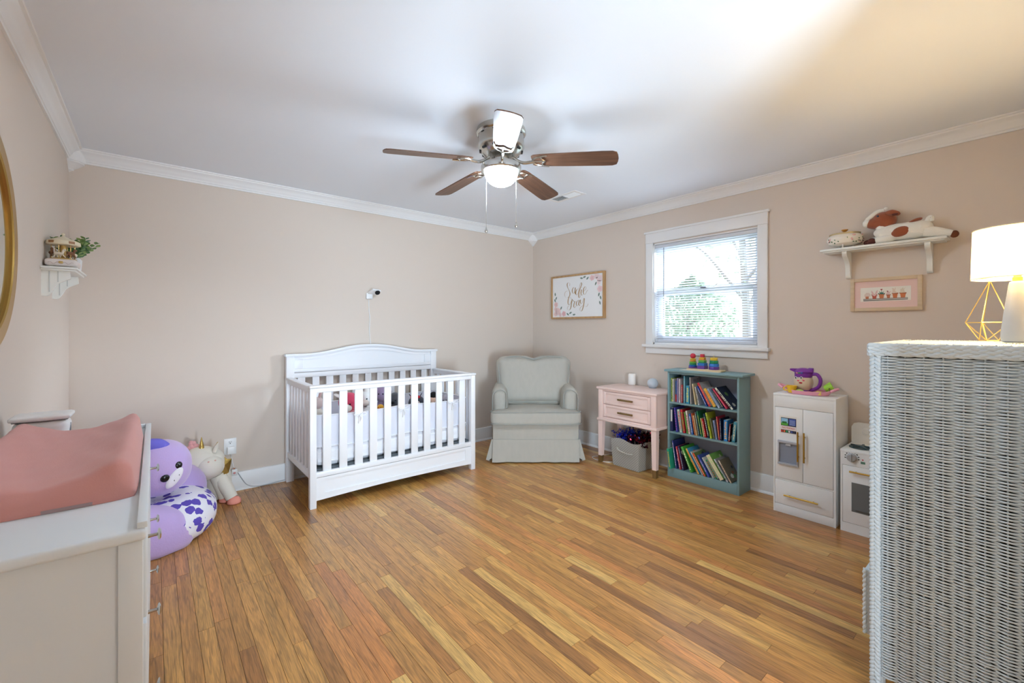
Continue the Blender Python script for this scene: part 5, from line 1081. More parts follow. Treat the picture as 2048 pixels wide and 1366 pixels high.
for a, b, w_, h_, c in ((620, 660, 46, 95, (186, 112, 78)), (785, 655, 56, 90, (178, 84, 66)), (948, 645, 62, 100, (206, 124, 78)), (1104, 638, 44, 80, (190, 110, 76)), (1255, 632, 62, 105, (206, 120, 74)), (1435, 625, 68, 105, (206, 120, 74))):
    ppoly('pot_print', [(a-w_*.72, b), (a+w_*.72, b-3), (a+w_, b-h_-3), (a-w_, b-h_)], c, .0003); ppoly('pot_print', [(a-w_*1.2, b-h_+16), (a+w_*1.2, b-h_+12), (a+w_*1.2, b-h_-12), (a-w_*1.2, b-h_-8)], tuple(int(q*.82) for q in c), .0005)
for pts, c in (([(560, 570), (600, 520), (660, 520), (700, 560), (690, 600), (560, 610)], (222, 206, 196)), ([(730, 570), (710, 470), (750, 500), (775, 545), (800, 545), (820, 490), (860, 450), (850, 520), (830, 570), (785, 600)], (224, 190, 186)), ([(870, 545), (860, 520), (910, 540), (895, 480), (935, 520), (950, 470), (965, 520), (1000, 480), (985, 530), (1030, 520), (1010, 550)], (50, 110, 96)), ([(915, 440), (945, 475), (975, 435), (950, 430)], (160, 60, 70)), ([(1040, 560), (1070, 510), (1090, 480), (1110, 500), (1180, 480), (1130, 520), (1150, 560)], (226, 196, 190)), ([(1062, 482), (1085, 468), (1110, 490), (1085, 505)], (150, 50, 66)), ([(1190, 530), (1200, 440), (1180, 420), (1215, 410), (1240, 440), (1260, 400), (1275, 405), (1255, 470), (1310, 520)], (226, 210, 196)), ([(1370, 520), (1375, 440), (1410, 420), (1440, 390), (1445, 430), (1500, 390), (1460, 440), (1470, 480), (1500, 510)], (220, 208, 190))): ppoly('bunny_print', pts, c, .0007)

# ================================================================ WICKER DRESSER, LAMP, WIRE VASE
M_WIC = mat((202, 213, 219), .55, name='wicker_paint'); M_WICSHADE = mat((38, 43, 46), .9)
dX0, dX1, dY1, dY0, dZ = 1.930, 2.690, .372, -.100, 1.212
ds = thing('wicker_dresser', 'tall pale grey woven wicker dresser with braided edges', 'dresser', ((dX0+dX1)/2, (dY0+dY1)/2, 0))
bm = nb(); box(bm, (dX0+.030, dY0+.004, .06), (dX1-.006, dY1-.022, dZ-.02)); obj('weave_shade_box', bm, M_WICSHADE, ds)  # near-black box put inside; its colour paints the shade behind the weave
def weave(name, O, U, V, Nn, lu, lv, pitch, rad, spoke, amp, seg, sides=5):
    """plain weave in the plane O + u*U + v*V: weavers run along U, spokes along V"""
    O, U, V, Nn = Vector(O), Vector(U), Vector(V), Vector(Nn); bm = nb(); nr = int(lv/pitch); m = int(lu/spoke*seg); rg = random.Random(4)
    off = [[math.cos(2*math.pi*k/sides), math.sin(2*math.pi*k/sides)] for k in range(sides)]
    for r_ in range(nr):
        ph = math.pi*(r_ % 2); rings = []; jit = rg.uniform(-.0004, .0004); w2 = rg.uniform(0, 6)
        for i in range(m+1):
            u = lu*i/m; dn = amp*math.cos(math.pi*u/spoke + ph); c = O + U*u + V*((r_+.5)*pitch + jit + .0006*math.sin(u*17+w2)) + Nn*dn
            rings.append([bm.verts.new(c + V*(rad*a) + Nn*(rad*.8*b)) for a, b in off])
        for A, B in zip(rings, rings[1:]):
            for k in range(sides): bm.faces.new((A[k], A[(k+1) % sides], B[(k+1) % sides], B[k]))
    o = obj(name, bm, M_WIC, ds, 60); o['kind'] = 'stuff'
    k = 0
    bm = nb(); u = 0
    while u <= lu+.001:
        p = O + U*u; tube(bm, [p, p + V*lv], .0021, 6); u += spoke
    q = obj('spokes', bm, M_WIC, o, 60); q['kind'] = 'stuff'
weave('woven_side', (dX0+.006, dY0+.02, .07), (0, 1, 0), (0, 0, 1), (-1, 0, 0), dY1-dY0-.050, dZ-.105, .0048, .0027, .0452, .0080, 8)
weave('woven_top', (dX0+.02, dY0+.01, dZ+.004), (1, 0, 0), (0, 1, 0), (0, 0, 1), dX1-dX0-.04, dY1-dY0-.03, .0075, .0036, .030, .0022, 6)
def braid(name, p0, p1, A, B, wa, wb, per, r_, strands=3, par=ds):
    p0, p1, A, B = Vector(p0), Vector(p1), Vector(A), Vector(B); ln = (p1-p0).length; n = max(8, int(ln/per*12)); bm = nb()
    for s in range(strands):
        ph = 2*math.pi*s/strands
        tube(bm, [p0 + (p1-p0)*(i/n) + A*wa*math.sin(2*math.pi*(ln*i/n)/per + ph) + B*wb*math.sin(4*math.pi*(ln*i/n)/per + 2*ph) for i in range(n+1)], r_, 6)
    o = obj(name, bm, M_WIC, par, 60); o['kind'] = 'stuff'; return o
for dy in (0, .0): pass
braid('corner_braid', (dX0+.008, dY1-.012, .03), (dX0+.008, dY1-.012, dZ-.03), (.35, 1, 0), (1, 0, 0), .011, .004, .055, .0068, 4)
braid('corner_braid', (dX1-.008, dY1-.012, .03), (dX1-.008, dY1-.012, dZ-.03), (-.35, 1, 0), (1, 0, 0), .011, .004, .055, .0068, 4)
bm = nb(); box(bm, (dX0+.006, dY1-.034, .03), (dX0+.018, dY1-.002, dZ-.02)); obj('corner_post', bm, M_WIC, ds)
for a, b, nm in (((dX0+.002, dY0, 0), (dX0+.002, dY1+.004, 0), 'a'), ((dX0, dY1+.002, 0), (dX1, dY1+.002, 0), 'b')):
    for zz in (dZ-.026, dZ-.012, dZ-.001):
        A3 = Vector((a[0], a[1], zz)); B3 = Vector((b[0], b[1], zz)); braid('rim_braid', A3, B3, (0, 0, 1), (1, 0, 0) if nm == 'a' else (0, 1, 0), .0045, .003, .10, .0062, 3)
bm = nb(); box(bm, (dX0+.010, dY0, dZ-.034), (dX1-.004, dY1-.006, dZ-.002)); obj('top_board', bm, M_WIC, ds)
for k, (z0, z1) in enumerate(((.178, .412), (.440, .675), (.700, .930), (.955, 1.160))):
    op = .028 if k == 0 else -.006; bm = nb(); box(bm, (dX0+.034, dY1-.040+op, z0), (dX1-.034, dY1-.004+op, z1), .006); d_ = obj('drawer', bm, M_WIC, ds)
    for i in range(int((z1-z0)/.012)):
        if i % 2 == 0: pass
    braid('drawer_braid', (dX0+.040, dY1-.006+op, z0+.004), (dX0+.040, dY1-.006+op, z1-.004), (1, 0, 0), (0, 1, 0), .007, .003, .05, .005, 3, d_)
    bm = nb()
    for i in range(int((z1-z0-.02)/.009)):
        z = z0+.012+.009*i; n = 48; tube(bm, [(dX0+.05+(dX1-dX0-.10)*q/n, dY1-.004+op+.0025*math.sin(math.pi*(q/2) + math.pi*(i % 2)), z) for q in range(n+1)], .0042, 5)
    w_ = obj('woven_front', bm, M_WIC, d_, 60); w_['kind'] = 'stuff'
for x in (dX0+.022, dX1-.022):
    for y in (dY0+.022, dY1-.022): bm = nb(); tube(bm, [(x, y, 0), (x, y, .08)], .016, 10); obj('foot', bm, M_WIC, ds)
# lamp
lx, ly, lz = 2.300, .044, dZ+.0105
lp = thing('table_lamp', 'lit table lamp with white drum shade and grey tapered base', 'table lamp', (lx, ly, lz))
bm = nb(); lathe(bm, [(0, 0), (.030, .0), (.0375, .004), (.0400, .014), (.0395, .034), (.033, .10), (.0215, .198), (.0195, .208), (.012, .213), (0, .213)], (lx, ly, lz), 40); obj('ceramic_base', bm, mat((158, 164, 178), .35, coat=.3), lp)
bm = nb(); lathe(bm, [(.014, .212), (.0125, .214), (.0125, .226), (.0095, .228), (.0095, .240), (.0075, .242), (.0075, .262), (0, .262)], (lx, ly, lz), 24); obj('brass_neck', bm, M_GOLD, lp)
bm = nb(); ell(bm, (lx, ly, lz+.300), (.024, .024, .034), nu=16, nv=12); obj('bulb', bm, emit((255, 222, 166), BULB_E), lp)
z0, z1, r_ = lz+.224, lz+.396, .112
bm = nb(); ring = []
for z, rr in ((z0, r_), (z1, r_*.965)): ring.append([bm.verts.new((lx+rr*math.cos(2*math.pi*k/56), ly+rr*math.sin(2*math.pi*k/56), z)) for k in range(56)])
for k in range(56): bm.faces.new((ring[0][k], ring[0][(k+1) % 56], ring[1][(k+1) % 56], ring[1][k]))
sh = obj('drum_shade', bm, translucent((222, 208, 176), .32), lp, label='white fabric drum shade')
for z, rr in ((z0, r_), (z1, r_*.965)): bm = nb(); tube(bm, [(lx+rr*math.cos(2*math.pi*k/56), ly+rr*math.sin(2*math.pi*k/56), z) for k in range(56)], .0016, 5, closed=True); obj('shade_rim', bm, mat((240, 230, 206), .6), sh)
bm = nb()
for k in range(3): a = R(75+120*k); tube(bm, [(lx+.0085*math.cos(a), ly+.0085*math.sin(a), lz+.240), (lx+r_*math.cos(a), ly+r_*math.sin(a), z0+.002)], .0012, 5)
obj('shade_spider', bm, M_GOLD, sh)
# wire vase
vx, vy, vz = 2.505, .118, dZ+.0105
gv = thing('wire_vase', 'gold wire geometric diamond ornament behind the lamp on the dresser', 'ornament', (vx, vy, vz)); bm = nb()
B5 = [Vector((vx+.028*math.cos(R(20+72*k)), vy+.028*math.sin(R(20+72*k)), vz+.0022)) for k in range(5)]; M5 = [Vector((vx+.066*math.cos(R(20+72*k)), vy+.066*math.sin(R(20+72*k)), vz+.072)) for k in range(5)]; T5 = Vector((vx, vy, vz+.235))
for k in range(5):
    for a, b in ((B5[k], B5[(k+1) % 5]), (M5[k], M5[(k+1) % 5]), (B5[k], M5[k]), (M5[k], T5), (B5[k], M5[(k+1) % 5])): tube(bm, [a, b], .0018, 6)
obj('wire_frame', bm, mat((226, 196, 120), .3, .9), gv)

# ================================================================ CHANGING TABLE
tx0, tx1, ty0, ty1, tz = XL+.028, -.007, 1.207, 2.455, .848
ct = thing('changing_table', 'white changing table dresser with silver knobs along the wall', 'changing table', ((tx0+tx1)/2, (ty0+ty1)/2, 0)); M_TBL = mat((228, 236, 242), .38)
bxo('top', (tx0, ty0, tz-.027), (tx1-.006, ty1, tz-.002), M_TBL, ct, .008, seg=3)
bxo('front_rail', (tx1-.022, ty0+.008, tz-.002), (tx1-.004, ty1, tz+.012), M_TBL, ct, .002); bxo('end_rail', (tx0, ty1-.018, tz-.002), (tx1-.022, ty1, tz+.012), M_TBL, ct, .002); bxo('back_rail', (tx0, ty0+.03, tz-.002), (tx0+.014, ty1-.018, tz+.012), M_TBL, ct, .002)
bxo('end_panel', (tx0+.01, ty0+.018, .07), (tx1-.04, ty0+.030, tz-.027), M_TBL, ct); bxo('end_panel', (tx0+.01, ty1-.03, .07), (tx1-.04, ty1-.010, tz-.027), M_TBL, ct)
bxo('leg', (tx1-.052, ty0+.012, .470), (tx1-.012, ty0+.05, tz-.027), M_TBL, ct, .0015); bxo('leg', (tx1-.052, ty0+.012, 0), (tx1-.012, ty0+.05, .4685), M_TBL, ct, .0015)
bxo('leg', (tx0+.004, ty0+.012, 0), (tx0+.044, ty0+.05, tz-.027), M_TBL, ct, .0015); bxo('leg', (tx1-.052, ty1-.05, 0), (tx1-.012, ty1-.01, tz-.027), M_TBL, ct, .0015); bxo('leg', (tx0+.004, ty1-.05, 0), (tx0+.044, ty1-.01, tz-.027), M_TBL, ct, .0015)
bxo('back_panel', (tx0+.004, ty0+.05, .07), (tx0+.012, ty1-.05, tz-.027), M_TBL, ct); bxo('bottom', (tx0+.012, ty0+.03, .08), (tx1-.03, ty1-.03, .10), M_TBL, ct)
for zc in (.725, .525, .325):
    dr = bxo('drawer', (tx1-.030, ty0+.052, zc-.094), (tx1-.006, ty1-.052, zc+.094), M_TBL, ct, .003)
    for yy in (1.49, 2.20):
        bm = nb(); lathe(bm, [(0, 0), (.005, 0), (.004, .012), (.004, .018), (.014, .021), (.015, .024), (.010, .027), (0, .028)], (0, 0, 0), 16, M=Matrix.Rotation(R(90), 4, 'Y')); bmesh.ops.transform(bm, matrix=Matrix.Translation((tx1-.006, yy, zc)), verts=bm.verts); obj('knob', bm, M_CHROME, dr)
bxo('toe_rail', (tx1-.028, ty0+.05, .09), (tx1-.012, ty1-.05, .225), M_TBL, ct, .002)
# contoured pad: two raised long sides, sagging middle, stretched blush cover
px0, px1, py0, py1, pz = tx0+.018, tx1-.026, 1.445, 2.275, tz-.0015
bm = nb(); nx, ny = 26, 30; grid = []
def padz(a, b):
    ra = min(1, (1-abs(a))/.26); rb_ = min(1, (1-abs(b))/.075); edge = math.sqrt(max(0, 1-(1-ra)**2)) * math.sqrt(max(0, 1-(1-rb_)**2))
    prof = .052 + .066*abs(a)**1.8
    wr = .0016*math.sin(b*9+a*14)+.0012*math.sin(b*23-a*6)
    return .012 + (prof-.012+wr)*max(0, edge)
for j in range(ny+1):
    row = []
    for i in range(nx+1):
        a = -1+2*i/nx; b = -1+2*j/ny; a = math.copysign(abs(a)**.75, a); b = math.copysign(abs(b)**.6, b); rc = 1 - .035*(abs(a)**6)*(abs(b)**10)
        row.append(bm.verts.new(((px0+px1)/2 + a*(px1-px0)/2*rc, (py0+py1)/2 + b*(py1-py0)/2*rc, pz + padz(a, b))))
    grid.append(row)
for j in range(ny):
    for i in range(nx): bm.faces.new((grid[j][i], grid[j][i+1], grid[j+1][i+1], grid[j+1][i]))
ed = [grid[0][i] for i in range(nx+1)] + [grid[j][nx] for j in range(1, ny+1)] + [grid[ny][i] for i in range(nx-1, -1, -1)] + [grid[j][0] for j in range(ny-1, 0, -1)]
lowv = [bm.verts.new((v.co.x*.997 + .003*(px0+px1)/2, v.co.y*.998 + .002*(py0+py1)/2, pz)) for v in ed]
for k in range(len(ed)): k2 = (k+1) % len(ed); bm.faces.new((ed[k2], ed[k], lowv[k], lowv[k2]))
bm.faces.new(lowv); bmesh.ops.recalc_face_normals(bm, faces=bm.faces)
cpd = thing('changing_pad', 'contoured changing pad in a stretched blush pink cover', 'changing pad', ((px0+px1)/2, (py0+py1)/2, pz)); obj('pad_cover', bm, mat((214, 152, 146), .8, 0, .12, 300, .05, 5, sheen=.2), cpd, 70)
bm = nb(); box(bm, (-.20, 1.4445, pz+.0005), (-.115, 1.4462, pz+.0085)); obj('care_tag', bm, mat((170, 150, 154), .7), cpd)
# wipes dispenser
wy = 2.355; wp = thing('wipes_dispenser', 'white lidded wipes box on the changing table by the wall', 'wipes box', (-.320, wy, tz-.0015)); z_ = tz-.0015
def taper(q, p): k = 1 + .06*(p[2]); return Vector((q.x*k, q.y*k, q.z))
bm = nb(); rbox(bm, (.143, .112, .088), .030, (-.320, wy, z_+.046), 12, fn=taper)
for v in bm.verts: v.co.z = max(v.co.z, z_)
obj('tub', bm, M_PLW, wp)
bm = nb(); rbox(bm, (.158, .125, .018), .0085, (-.320, wy, z_+.098), 10, (0, 0, .005)); obj('lid', bm, M_PLW, wp); bm = nb(); rbox(bm, (.142, .110, .006), .0028, (-.320, wy, z_+.0885), 6); obj('lid_gasket', bm, mat((60, 62, 64), .6), wp)
bxo('window_slot', (-.2510, wy-.01, z_+.034), (-.2465, wy+.010, z_+.066), mat((120, 124, 128), .4), wp, .001)

# ---- round mirror
mr = thing('round_mirror', 'large round wall mirror with a brushed gold rim', 'mirror', (XL, 2.10, 1.57)); bm = nb()
lathe(bm, [(.320, 0), (.381, 0), (.381, .024), (.377, .028), (.326, .028), (.321, .024), (.320, .012)], n=96); bm.faces.ensure_lookup_table(); caps = [f for f in bm.faces if len(f.verts) > 10]
bmesh.ops.delete(bm, geom=caps, context='FACES_ONLY')
def wallM(x, y, z): return Matrix.Translation((x, y, z)) @ Matrix.Rotation(R(90), 4, 'Y')
bmesh.ops.transform(bm, matrix=wallM(XL, 2.10, 1.57), verts=bm.verts); obj('rim', bm, mat((182, 146, 78), .32, .9), mr)
bm = nb(); lathe(bm, [(0, .001), (.3215, .001), (.3215, .016), (0, .016)], n=64); bmesh.ops.transform(bm, matrix=wallM(XL, 2.10, 1.57), verts=bm.verts); obj('glass', bm, mat((220, 226, 224), .03, 1), mr)

# ---- small wall shelf with carousel and plant
bs_ = thing('bracket_shelf', 'small white beadboard bracket shelf near the room corner', 'wall shelf', (XL, 3.28, 1.43)); zs2 = 1.578; sxf = -.300
bm = nb(); box(bm, (XL, 3.085, zs2-.010), (sxf, 3.478, zs2), .003); box(bm, (XL, 3.095, zs2-.020), (sxf-.009, 3.468, zs2-.009), .003); obj('board', bm, M_SHF, bs_)
for yy in (3.125, 3.425):
    bm = nb(); P = [(XL, 1.558), (-.330, 1.558), (-.328, 1.522)] + [(q.x, q.y) for q in cr([(-.330, 1.520, 0), (-.352, 1.508, 0), (-.376, 1.490, 0), (-.390, 1.462, 0), (-.402, 1.440, 0), (-.412, 1.432, 0)], 4)] + [(XL, 1.432)]
    prism(bm, P, 'y', yy-.009, yy+.009); b_ = obj('bracket', bm, M_SHF, bs_)
    for xx in (-.402, -.372): bxo('bead', (xx-.0022, yy-.0105, 1.452 if xx < -.39 else 1.503), (xx+.0022, yy-.008, 1.556), mat((200, 204, 202), .5), b_)
bxo('back_board', (XL, 3.13, 1.50), (XL+.012, 3.42, 1.559), M_SHF, bs_)
# carousel music box
cx_, cy_, cz_ = -.364, 3.205, zs2+.0003; ca = thing('carousel_music_box', 'miniature carousel music box with horses on the small wall shelf', 'music box', (cx_, cy_, cz_)); M_CRM = mat((226, 214, 186), .5); M_CBR = mat((150, 104, 62), .5); M_LGOLD = mat((206, 172, 104), .35, .6)
def rb(q, p): return q
bm = nb(); rbox(bm, (.118, .150, .036), .014, (cx_, cy_, cz_+.026), 8); bx_ = obj('base_box', bm, mat((226, 216, 212), .4), ca)
for sx in (-.038, .038):
    for sy in (-.05, .05): bm = nb(); ell(bm, (cx_+sx, cy_+sy, cz_+.005), (.008, .008, .005), nu=10, nv=6); obj('foot', bm, M_CRM, ca)
bxo('clasp', (cx_-.008, cy_-.0775, cz_+.020), (cx_+.008, cy_-.073, cz_+.032), M_LGOLD, bx_, .002)
bm = nb(); tube(bm, [(cx_-.045+.09*i/24, cy_-.0755, cz_+.022+.005*math.sin(i*.9)) for i in range(25)], .0008, 5); obj('scroll_print', bm, mat((186, 160, 150), .6), bx_)
bm = nb(); lathe(bm, [(0, .044), (.052, .044), (.050, .050), (.030, .054), (.016, .060), (.012, .066), (.012, .120), (0, .120)], (cx_, cy_, cz_), 24); obj('platform', bm, M_LGOLD, ca)
bm = nb(); lathe(bm, [(0, .120), (.062, .120), (.066, .124), (.064, .140), (.030, .156), (.008, .166), (.004, .172), (.008, .177), (.006, .183), (0, .185)], (cx_, cy_, cz_), 10); cn = obj('canopy', bm, M_CRM, ca)
for k in range(10):
    if k % 2: continue
    a = R(36*k+18); bm = nb(); box(bm, (.0612, -.012, .126), (.0640, .012, .138), 0, 1, 0, Matrix.Translation((cx_, cy_, cz_)) @ Matrix.Rotation(a, 4, 'Z')); obj('canopy_panel', bm, M_CBR, cn)
for k in range(6):
    a = R(60*k+15); hx, hy = cx_+.043*math.cos(a), cy_+.043*math.sin(a); bm = nb(); tube(bm, [(hx, hy, cz_+.046), (hx, hy, cz_+.122)], .0018, 6); po = obj('pole', bm, M_LGOLD, ca)
    t = Vector((-math.sin(a), math.cos(a), 0)); c = Vector((hx, hy, cz_+.074+.006*(k % 2))); bm = nb(); col_ = (120, 80, 52) if k % 2 else (222, 210, 190)
    tube(bm, cr([c - t*.017, c - t*.009, c, c + t*.012, c + t*.017 + Vector((0, 0, .012)), c + t*.020 + Vector((0, 0, .019)), c + t*.028 + Vector((0, 0, .015))], 3), [.004, .0075, .0085, .0088, .0088, .0085, .0085, .0085, .008, .007, .0062, .0056, .0052, .005, .0052, .005, .0046, .0042, .0034][:19], 8)
    for d_, e_ in ((-.012, -.004), (-.009, .003), (.010, -.002), (.013, .006)): tube(bm, [c + t*d_, c + t*(d_+e_) + Vector((0, 0, -.012)), c + t*(d_+e_*2.2) + Vector((0, 0, -.021))], [.0034, .0024, .0018], 6)
    obj('horse', bm, mat(col_, .5), ca)
# planter
pl = thing('potted_plant', 'green leafy plant in a square white planter on the small shelf', 'potted plant', (-.352, 3.365, zs2+.0003)); z_ = zs2+.0003
bm = nb(); prism(bm, [(-.392, 3.310), (-.312, 3.310), (-.312, 3.420), (-.392, 3.420)], 'z', z_, z_+.075); 
for v in bm.verts:
    if v.co.z < z_+.01: v.co.x = -.352+(v.co.x+.352)*.88; v.co.y = 3.365+(v.co.y-3.365)*.88
bmesh.ops.bevel(bm, geom=list(bm.edges), offset=.004, segments=2, affect='EDGES'); obj('planter', bm, M_WHITE, pl)
rn = random.Random(12); GC = [(86, 130, 84), (120, 158, 92), (150, 182, 112)]
for k in range(40):
    a = rn.random()*6.283; ln = rn.uniform(.075, .145); b0 = Vector((-.352+rn.uniform(-.025, .03), 3.365+rn.uniform(-.04, .04), z_+.070)); d = Vector((max(-.35, math.cos(a)*.62)+.1, math.sin(a)*.6-.05, .85)).normalized(); bm = nb(); tip = b0 + d*ln
    if tip.x < XL+.02: d.x = abs(d.x)*.3; d.normalize()
    mid = b0 + d*ln*.5; end = b0 + d*ln + Vector((d.x, d.y, -.4))*.015; tube(bm, [b0, mid, end], [.0012, .001, .0006], 5); st_ = obj('stem', bm, mat(GC[0], .6), pl)
    n = 5
    for q in range(n):
        c = b0 + (end-b0)*(.30+.7*q/(n-1))
        for s in (-1, 1):
            sd = d.cross(Vector((0, 0, 1))).normalized()*s; dr_ = (sd + d*.5 + Vector((0, 0, .2))).normalized(); L_ = rn.uniform(.017, .027); up = dr_.cross(sd.cross(d)).normalized(); bm = nb(); w_ = dr_.cross(Vector((0, .3, 1))).normalized()
            pts = [c, c+dr_*L_*.35+w_*L_*.4, c+dr_*L_*.8+w_*L_*.32, c+dr_*L_*1.05, c+dr_*L_*.8-w_*L_*.32, c+dr_*L_*.35-w_*L_*.4]
            pts = [Vector((max(p.x, XL+.004), p.y, p.z)) for p in pts]
            bm.faces.new([bm.verts.new(p) for p in pts]); obj('leaf', bm, mat(GC[rn.randrange(3)], .5), st_, 0)

# ================================================================ BEAN BAG AND UNICORN
M_LIL = mat((192, 166, 220), .9, 0, .2, 120, .03, 6, sheen=.4, name='lilac_plush'); M_SPOT = pattern((236, 234, 242), (92, 74, 178), 'blotch', 15, .41)
bb = thing('bean_bag_chair', 'lilac plush cow bean bag chair with purple spotted seat', 'bean bag', (-.06, 3.50, 0))
def flatten(bm, z=.002):
    for v in bm.verts: v.co.z = max(v.co.z, z)
def clampx(bm):
    for v in bm.verts: v.co.x = max(v.co.x, XL+.032); v.co.y = min(v.co.y, YB-.034)
bm = nb(); ell(bm, (-.04, 3.50, .105), (.360, .41, .165), nu=48, nv=24, pw=.84)
for v in bm.verts: v.co.z += .012*math.sin(v.co.x*14+v.co.y*9)*(1 if v.co.z > .15 else 0) - (.05*math.exp(-((v.co.x-.02)**2+(v.co.y-3.48)**2)/.02) if v.co.z > .15 else 0)
flatten(bm); clampx(bm); se = obj('spotted_seat', bm, M_SPOT, bb, 80)
bm = nb(); tube(bm, [(-.04+.352*math.copysign(abs(math.cos(a))**.84, math.cos(a)), 3.50+.402*math.copysign(abs(math.sin(a))**.84, math.sin(a)), .135) for a in [2*math.pi*k/72 for k in range(72)]], .0035, 5, closed=True); clampx(bm); obj('seam', bm, mat((226, 224, 236), .8), se)
bm = nb(); ell(bm, (-.085, 3.205, .100), (.280, .155, .165), (0, R(10), R(8)), nu=36, nv=20, pw=.85); flatten(bm); clampx(bm); obj('arm', bm, M_LIL, bb, 80)
bm = nb(); ell(bm, (-.03, 3.705, .195), (.315, .150, .205), (0, R(6), R(-8)), nu=36, nv=20, pw=.85); flatten(bm); clampx(bm); obj('arm', bm, M_LIL, bb, 80)
bm = nb(); ell(bm, (-.26, 3.52, .22), (.15, .36, .23), nu=36, nv=20, pw=.85); flatten(bm); clampx(bm); obj('backrest', bm, M_LIL, bb, 80)
hc, hr = Vector((.012, 3.40, .425)), Vector((.172, .168, .166))
bm = nb(); ell(bm, hc, tuple(hr), nu=40, nv=26, pw=.92); clampx(bm); hd = obj('head', bm, M_LIL, bb, 80)
def hit(u, v, c=hc, r=hr):
    d = Vector(ray(u, v)); o = Vector((0, 0, HC)) - c; A = sum((d[i]/r[i])**2 for i in range(3)); B = 2*sum(o[i]*d[i]/r[i]**2 for i in range(3)); Cc = sum((o[i]/r[i])**2 for i in range(3)) - 1; D = B*B-4*A*Cc
    t_ = -B/(2*A) if D < 0 else (-B-math.sqrt(D))/(2*A); p = Vector((0, 0, HC)) + d*t_; n = Vector([(p[i]-c[i])/r[i]**2 for i in range(3)]).normalized(); return p, n
def disc_on(name, u, v, rx, rz, th, m, par, c=hc, r=hr, roll=0):
    p, n = hit(u, v, c, r); q = n.to_track_quat('Z', 'Y').to_matrix().to_4x4(); bm = nb(); ell(bm, (0, 0, 0), (rx, rz, th), nu=20, nv=8); bmesh.ops.transform(bm, matrix=Matrix.Translation(p) @ q @ Matrix.Rotation(R(roll), 4, 'Z'), verts=bm.verts); return obj(name, bm, m, par)
M_EYE = mat((16, 16, 20), .25); disc_on('eye', 330, 957, .023, .023, .011, M_EYE, hd); disc_on('eye', 357, 930, .022, .022, .012, M_EYE, hd)
sn_ = disc_on('snout', 349, 956, .034, .066, .014, mat((238, 236, 244), .9), hd, roll=-28)
disc_on('nostril', 346, 959, .004, .010, .0165, M_EYE, sn_); disc_on('nostril', 355, 948.5, .004, .010, .0165, M_EYE, sn_)
bm = nb(); skin(bm, [((-.08, 3.36, .555), .030), ((-.03, 3.34, .575), .042), ((.02, 3.34, .568), .042), ((.06, 3.345, .545), .028), ((.085, 3.35, .52), .010)], 14); obj('forelock', bm, mat((112, 106, 206), .95, 0, .5, 130), hd, 80)
# unicorn
M_UN = mat((230, 224, 210), .95, 0, .3, 160, sheen=.3); M_UG = mat((200, 170, 96), .3, .85, .5, 90); M_UP = mat((242, 158, 140), .95)
ub = onY(420, 980, 3.83); un = thing('plush_unicorn', 'white plush unicorn with gold horn, wings and coral feet', 'plush toy', (.33, 3.84, 0))
uc = onY(406, 926, 3.83); ur = Vector((.135, .115, .118))
bm = nb(); ell(bm, (.365, 3.868, .14), (.086, .086, .140), nu=24, nv=16); flatten(bm); obj('body', bm, M_UN, un, 80)
bm = nb(); ell(bm, uc, tuple(ur), (0, R(20), 0), nu=28, nv=18, pw=.9); uh = obj('head', bm, M_UN, un, 80)
bm = nb(); ell(bm, onY(421, 934, 3.745), (.085, .07, .078), nu=20, nv=14); obj('muzzle', bm, M_UN, uh)
p0 = onY(403, 903, 3.80); p1 = onY(403, 874, 3.80); bm = nb(); tube(bm, [p0 + (p1-p0)*(i/8) for i in range(9)], [.021*(1-i/8.6)*(1+.08*(i % 2)) for i in range(9)], 12); obj('horn', bm, M_UG, uh)
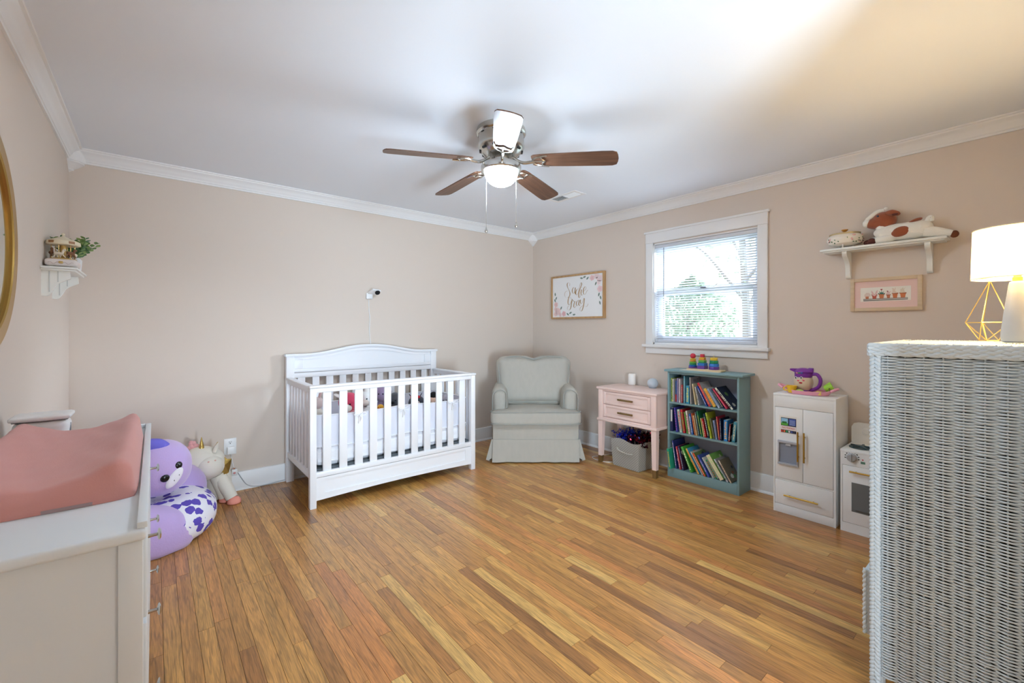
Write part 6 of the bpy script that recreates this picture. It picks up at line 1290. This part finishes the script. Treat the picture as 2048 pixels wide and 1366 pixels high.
for (a, b, c_) in (((380, 912), (367, 905), 1), ((427, 903), (434, 887), 1)):
    q0, q1 = onY(a[0], a[1], 3.80), onY(b[0], b[1], 3.80); bm = nb(); q0 = q0 + Vector((0, -.03, 0)); q1 = q1 + Vector((0, -.03, 0)) + (q1-q0)*.2; tube(bm, [q0, q0+(q1-q0)*.45, q1], [.026, .026, .003], 10, flat=.6); e_ = obj('ear', bm, M_UN, uh); bm = nb(); o_ = Vector((0, .012, .004)); tube(bm, [q0+o_, q0+(q1-q0)*.5+o_, q1+o_], [.026, .024, .004], 10, flat=.4); obj('ear_back', bm, M_UG, e_)
bm = nb(); rn = random.Random(3)
for k in range(14): q = onY(386+rn.uniform(-8, 8), 893+rn.uniform(-6, 8), 3.80); ell(bm, q + Vector((0, .04, 0)), .014, nu=8, nv=6)
obj('mane', bm, mat((236, 176, 176), .95), uh)
for u, v in ((417, 924), (430.5, 921)): disc_on('nostril', u, v, .006, .006, .004, mat((226, 180, 166), .9), uh, onY(421, 934, 3.745), Vector((.085, .07, .078)))
disc_on('eye', 387, 923, .007, .007, .005, M_EYE, uh, uc, ur)
for (u0, v0), (u1, v1), yy in (((432, 950), (449, 985), 3.72), ((440, 955), (464, 988), 3.74)):
    q0, q1 = onY(u0, v0, 3.80), onZ(u1, v1+8, .035); q1.y = max(q1.y, 3.55); bm = nb(); skin(bm, [(q0, .045), ((q0+q1)/2 + Vector((0, 0, .005)), .044), (q1, .038)], 14); flatten(bm); obj('leg', bm, M_UN, un, 80); bm = nb(); ell(bm, q1 + (q1-q0).normalized()*.03, (.046, .046, .040), nu=16, nv=12); flatten(bm); obj('foot', bm, M_UP, un, 80)
W_ = [(437, 938), (441, 924), (446, 912), (455, 918), (463, 917), (461, 930), (457, 944), (448, 950), (441, 946)]
bm = nb(); A = [bm.verts.new(onY(a, b, 3.80) + Vector((0, -.010+.012*((i*7) % 3-1)*.5, 0))) for i, (a, b) in enumerate(W_)]; cv = bm.verts.new(onY(450, 930, 3.775)); cb_ = bm.verts.new(onY(450, 930, 3.84)); Bk = [bm.verts.new(v.co + Vector((0, .025, 0))) for v in A]
for i in range(len(A)): j = (i+1) % len(A); bm.faces.new((A[i], A[j], cv)); bm.faces.new((Bk[j], Bk[i], cb_)); bm.faces.new((A[j], A[i], Bk[i], Bk[j]))
bmesh.ops.recalc_face_normals(bm, faces=bm.faces); obj('wing', bm, M_UG, un, 20)
